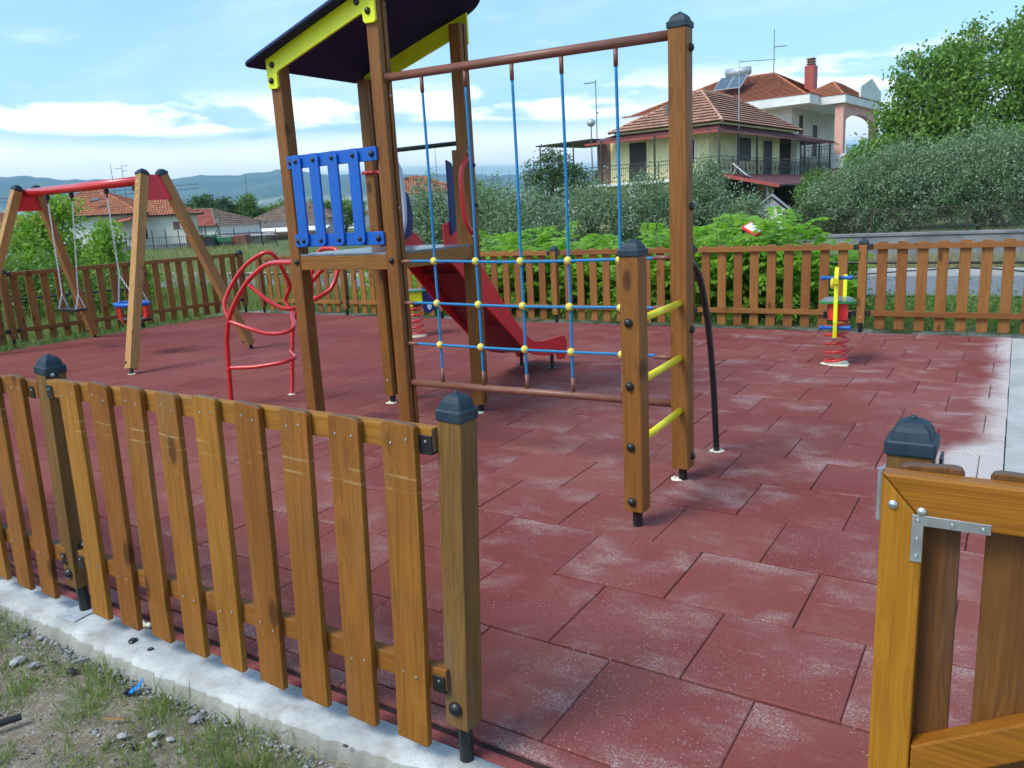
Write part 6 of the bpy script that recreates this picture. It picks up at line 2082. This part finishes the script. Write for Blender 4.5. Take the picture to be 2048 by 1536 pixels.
# small gabled garden shed in the shrubs
GS = thing('garden_shed', 'tiny gabled shed roof peeping over the feathery shrubs', 'shed', (-5.85, 22.9, 0.02), R(12))
G0 = MW[GS] @ Matrix.Translation((0, 0, 0.1))
bx(GS, 'wall', G0, (-0.36, 0.0, -0.2), (0.36, 0.8, 1.10), 'cream_wall')
bm = B(); add_prism(bm, [(-0.34, 0.004, 1.10), (0.34, 0.004, 1.10), (0, 0.004, 1.40)], (0, 0.03, 0)); part('gable', bm, M['shed_roof'], GS, G0)
bm = B()
add_prism(bm, [(-0.50, -0.06, 1.03), (0, -0.06, 1.46), (0.50, -0.06, 1.03), (0.50, -0.06, 1.08), (0, -0.06, 1.52), (-0.50, -0.06, 1.08)], (0, 0.9, 0)); part('roof', bm, M['shed_roof'], GS, G0)

# cream house on the left
H1 = thing('cream_house', 'cream single storey house with orange hip roof behind the swings', 'house', (-62.9, 35.3, -0.1), R(32))
C0 = MW[H1] @ Matrix.Translation((0, 0, 0.1))
bx(H1, 'wall', C0, (-2.8, 0.3, -0.6), (4.6, 6.8, 2.95), 'cream_wall')
bx(H1, 'wall', C0, (4.603, 1.4, -0.6), (8.3, 3.6, 2.75), 'cream_wall')
hip_roof(H1, C0, -3.3, 5.4, -0.2, 7.2, 2.97, ((0.7, 3.5), (1.2, 3.5)), 4.75, 10, 'tile_new', 0.05)
hip_roof(H1, C0, 2.6, 8.7, 0.9, 4.1, 2.76, ((4.9, 2.5), (6.0, 2.5)), 3.95, 7, 'tile_new', 0.05)
bx(H1, 'eave', C0, (-3.32, -0.22, 2.84), (5.42, 7.22, 2.966), 'shutter')
bx(H1, 'eave', C0, (5.425, 0.88, 2.64), (8.72, 4.12, 2.757), 'shutter')
lean_roof(H1, C0, [[(2.9, -1.2, 2.15), (4.9, -1.2, 2.45), (4.9, 0.26, 2.80), (2.9, 0.26, 2.50)]], 'tile_red', 0.1, 'porch_roof')
opening(H1, C0, 1, 1.4, 7.2, 7.75, 1.55, 2.15, mat='brick_wall', fmat='cream_wall')
opening(H1, C0, 1, 1.4, 4.85, 5.05, 0.9, 2.4, fmat='cream_wall', name='door')
bm = B(); add_prism(bm, [(1.2, 0.6, 4.02), (1.9, 0.6, 4.02), (1.9, 1.0, 4.25), (1.2, 1.0, 4.25)], (0, -0.04, 0.08)); part('skylight', bm, M['pole'], H1, C0)
railing(H1, C0, (3.0, -1.4, 0), (5.6, -1.4, 0), 0.1, 1.05, 0.2)
mast(-65.2, 40.5, 4.4, 7.2, 'thin aerial left on the cream house roof', [], 0.03)
mast(-63.2, 40.2, 4.0, 7.0, 'branched television aerial on the cream house roof', [(6.9, 0.5, 0.3, 0.02), (6.7, -0.5, -0.3, 0.02), (6.5, 0.4, 0.25, 0.02)], 0.03)
UH = thing('tiled_house', 'house with orange roof half hidden by the tall left shrub', 'house', (-80.0, 42.0, -0.1), R(30))
U0 = MW[UH] @ Matrix.Translation((0, 0, 0.1))
bx(UH, 'wall', U0, (0, 0, -0.6), (7.0, 6, 3.6), 'pinkwash')
hip_roof(UH, U0, -0.4, 7.4, -0.4, 6.4, 3.6, ((2.6, 3.0), (4.6, 3.0)), 5.7, 10, 'tile_new', 0.05)
UL = thing('tiled_house', 'low house with orange roof at the far left edge', 'house', (-77.5, 29.5, -0.1), R(30))
U1 = MW[UL] @ Matrix.Translation((0, 0, 0.1))
bx(UL, 'wall', U1, (0, 0, -0.6), (8.0, 6, 2.6), 'cream_wall')
hip_roof(UL, U1, -0.4, 8.4, -0.4, 6.4, 2.6, ((2.8, 3.0), (5.2, 3.0)), 3.9, 9, 'tile_new', 0.05)
# white house with half red half brown roof
H2 = thing('white_house', 'faded white house with a half red and half brown tile roof', 'house', (-62.0, 47.8, -0.1), R(101))
D0 = MW[H2] @ Matrix.Translation((0, 0, 0.1))
# local x runs right along the right hand face, y back; left face looks towards the swing
bx(H2, 'wall', D0, (0.0, 0.0, -0.6), (6.3, 6.8, 1.72), 'white_wall')
bm = B()
e0, e1, e2, e3 = (-0.35, -0.35, 1.72), (6.7, -0.35, 1.72), (6.7, 7.2, 1.72), (-0.35, 7.2, 1.72)
ra, rb = (2.6, 2.6, 3.25), (2.6, 6.8, 3.35)
quad_rows(bm, e0, e1, ra, ra, 9, 0.06); quad_rows(bm, e1, e2, ra, rb, 9, 0.06)
rr_ = part('roof', bm, M['tile_brown'], H2, D0)
bm = B(); quad_rows(bm, e3, e0, rb, ra, 9, 0.06)
part('red_slope', bm, M['tile_red'], rr_, D0)
bm = B(); ridge_caps(bm, e0, ra, 0.1); ridge_caps(bm, e1, ra, 0.1); ridge_caps(bm, ra, rb, 0.1); part('ridge_tiles', bm, M['tile_brown'], rr_, D0, smooth=True)
opening(H2, D0, 0, 0.0, 1.5, 2.5, 0.3, 1.45, mat='shed_roof', out=-1)
opening(H2, D0, 1, 0.0, 2.2, 2.7, -0.2, 0.5, out=-1)
lean_roof(H2, D0, [[(-0.1, -1.6, 0.62), (6.5, -1.6, 0.55), (6.5, -0.02, 0.80), (-0.1, -0.02, 0.85)]], 'pinkwash', 0.08, 'porch_roof')
for x in (0.1, 2.2, 4.3, 6.3):
    bx(H2, 'porch_post', D0, (x - 0.04, -1.55, -0.6), (x + 0.04, -1.47, 0.5), 'rust')
bm = B(); add_tube(bm, [(0.15, -0.1, -0.5), (0.15, -0.1, 2.3)], 0.05, 8); part('drainpipe', bm, M['tank'], H2, D0)
# grey brown roofed house further right
H3 = thing('brown_roofed_house', 'low plastered house with old grey brown tile roof left of the tower', 'house', (-69.5, 58.2, -0.1), R(31))
E0_ = MW[H3] @ Matrix.Translation((0, 0, 0.1))
bx(H3, 'wall', E0_, (0.3, 0.3, -0.6), (8.2, 6.5, 2.0), 'pinkwash')
hip_roof(H3, E0_, -0.3, 8.8, -0.3, 7.0, 1.95, ((3.4, 3.3), (5.2, 3.3)), 3.7, 9, 'tile_brown', 0.06)
lean_roof(H3, E0_, [[(0.2, -2.2, 0.75), (8.4, -2.2, 0.75), (8.4, -0.1, 1.15), (0.2, -0.1, 1.15)]], 'white_wall', 0.08, 'porch_roof')
bm = B()
for i in range(10):
    add_box(bm, (0.3 + i * 0.9, -2.9, 0.55), (0.07, 1.6, 0.07))
add_box(bm, (4.3, -3.6, 0.50), (8.4, 0.08, 0.1)); add_box(bm, (4.3, -2.3, 0.50), (8.4, 0.08, 0.1))
part('pergola', bm, M['rust'], H3, E0_)
# house with solar panels behind the slide
H4 = thing('solar_roof_house', 'house with orange roof covered in solar panels behind the slide', 'house', (-47.5, 54.5, -0.1), R(48))
F0 = MW[H4] @ Matrix.Translation((0, 0, 0.1))
bx(H4, 'wall', F0, (0.4, 0.4, -0.6), (7.0, 7.6, 3.55), 'white_wall')
hip_roof(H4, F0, 0.0, 7.4, 0.0, 8.0, 3.55, ((3.0, 4.0), (4.4, 4.0)), 5.15, 9, 'tile_new', 0.05)
bm = B()
def on_left(u, v_, off):
    a_, b_, c_ = V((0, 8.0, 3.55)), V((0, 0, 3.55)), V((3.0, 4.0, 5.15))
    m1 = (a_ + b_) / 2
    n_ = (b_ - a_).cross(c_ - a_).normalized()
    n_ = n_ if n_.z > 0 else -n_
    return m1 + (b_ - a_).normalized() * u + (c_ - m1).normalized() * v_ + n_ * off
for r_ in range(3):
    wv = (2.6, 1.7, 0.9)[r_]
    nn = int(wv * 2 / 0.85)
    for i in range(nn):
        u0 = -wv + i * 0.87
        v0 = 0.25 + r_ * 1.0
        add_prism(bm, [on_left(u0, v0, 0.12), on_left(u0 + 0.82, v0, 0.12), on_left(u0 + 0.82, v0 + 0.9, 0.12), on_left(u0, v0 + 0.9, 0.12)], (0, 0, 0.05))
part('solar_panel', bm, M['glass_pv'], H4, F0)
mast(-44.6, 58.6, 4.9, 7.4, 'thin aerial on the solar panel house', [], 0.03)
# far village houses seen between the slats and over the olives
for i, (x, y, s, rz, lb) in enumerate([(-118, 118, 7, 0.5, 'far white village house seen between the blue slats'), (-104, 122, 8, 0.8, 'far red roofed village house beside the tower post'), (-80, 150, 9, 0.4, 'far pale village house above the olive bushes'), (-66, 160, 9, 0.2, 'far village house left of the dark airy tree')]):
    h_ = thing('village_house', lb, 'house', (x, y, -0.5), rz)
    m0 = MW[h_]
    bx(h_, 'wall', m0, (0, 0, -1), (s, s * 0.8, 3.2), 'white_wall')
    hip_roof(h_, m0, -0.4, s + 0.4, -0.4, s * 0.8 + 0.4, 3.2, ((s * 0.35, s * 0.4), (s * 0.65, s * 0.4)), 4.9, 6, 'tile_new', 0.06, caps=False)

# garden fence and farm machine on the left
gf = thing('wire_fence', 'thin dark garden fence in front of the cream house', 'fence', (-54, 37, -0.1))
fp = [V((-56.5, 33.4, 0)), V((-53.9, 36.2, 0)), V((-50.6, 38.9, 0)), V((-48.2, 42.5, 0))]
bm = B()
for a, b in zip(fp, fp[1:]):
    L = (b - a).length
    rot = Matrix.Rotation(math.atan2((b - a).y, (b - a).x), 3, 'Z')
    for z in (0.15, 1.0):
        add_box(bm, (a + b) / 2 + V((0, 0, z)), (L, 0.04, 0.04), rot)
    for k_ in range(int(L / 0.16)):
        add_box(bm, a.lerp(b, k_ * 0.16 / L) + V((0, 0, 0.5)), (0.02, 0.02, 1.0), rot)
part('bars', bm, M['iron'], gf)
rdm = random.Random(12)
for i in range(14):
    t_ = i / 13 * 2.999
    a, b = fp[int(t_)], fp[int(t_) + 1]
    p = a.lerp(b, t_ - int(t_))
    bm = B(); add_tube(bm, [(p.x, p.y, -0.3), (p.x + rdm.uniform(-.15, .15), p.y, rdm.uniform(1.1, 1.9))], 0.04, 6); part('stake', bm, M['iron'], gf)
bm = B(); add_box(bm, (0, 0, 0), (11, 0.25, 0.75)); 
tag(part('garden_wall', bm, M['block'], None, Matrix.Translation((-55.2, 37.6, 0.1)) @ Matrix.Rotation(R(42), 4, 'Z')), 'low grey wall under the dark garden fence', 'wall')
tr = thing('farm_tractor', 'small old green tractor with red implements parked by the garden fence', 'tractor', (-49.9, 38.3, -0.15), R(35))
T0 = MW[tr]
bx(tr, 'bonnet', T0, (0.1, -0.3, 0.5), (1.3, 0.3, 1.0), 'tractor_green', 0.08)
bx(tr, 'mudguard', T0, (-0.7, -0.65, 0.75), (0.0, 0.65, 1.15), 'tractor_green', 0.1)
bx(tr, 'grille', T0, (1.302, -0.25, 0.5), (1.36, 0.25, 0.95), 'red')
bx(tr, 'implement', T0, (-1.9, -0.8, 0.3), (-0.9, 0.8, 1.2), 'rust', 0.05)
bx(tr, 'implement', T0, (1.6, -0.6, 0.3), (2.4, 0.6, 1.05), 'rust', 0.05)
bm = B(); add_tube(bm, [(-0.1, 0, 1.0), (0.15, 0, 1.45)], 0.03, 6); part('steering_column', bm, M['black'], tr, T0)
for x, y, r_ in ((-0.35, -0.72, 0.55), (-0.35, 0.72, 0.55), (1.05, -0.5, 0.32), (1.05, 0.5, 0.32)):
    m_ = T0 @ Matrix.Translation((x, y, r_)) @ Matrix.Rotation(R(90), 4, 'X')
    bm = B(); add_lathe(bm, [(r_ * 0.5, -0.12), (r_ * 0.95, -0.12), (r_, -0.06), (r_, 0.06), (r_ * 0.95, 0.12), (r_ * 0.5, 0.12)], 18); wh_ = part('wheel', bm, M['tyre'], tr, m_)
    bm = B(); add_lathe(bm, [(r_ * 0.5, -0.10), (r_ * 0.52, 0.10)], 14); part('rim', bm, M['fascia_red'], wh_, m_)
# overhead wires on the left
bm = B()
for dz_ in (0, 0.35):
    add_tube(bm, spline([(-100, 25, 5.2 + dz_), (-75, 36, 4.6 + dz_), (-60, 45, 4.9 + dz_)], 6), 0.02, 4)
tag(part('overhead_wire', bm, M['black'], None), 'thin overhead wires crossing above the cream house roof', 'wire')

# ------------------------------------------------------------------ the air between here and the hills
bm = B()
add_box(bm, (-600, 2500, 200), (15000, 13500, 440))
hz = part('haze', bm, None, None)
hz['kind'] = 'stuff'
hm = bpy.data.materials.new('haze_air'); hm.use_nodes = True
hm.node_tree.nodes.clear()
t = NT(hm.node_tree)
o = t.n('ShaderNodeOutputMaterial')
pv_ = t.n('ShaderNodeVolumePrincipled', {'Color': (0.46, 0.74, 1.0, 1), 'Density': 0.00019, 'Anisotropy': 0.1})
t.t.links.new(pv_.outputs[0], o.inputs['Volume'])
hz.data.materials.append(hm)
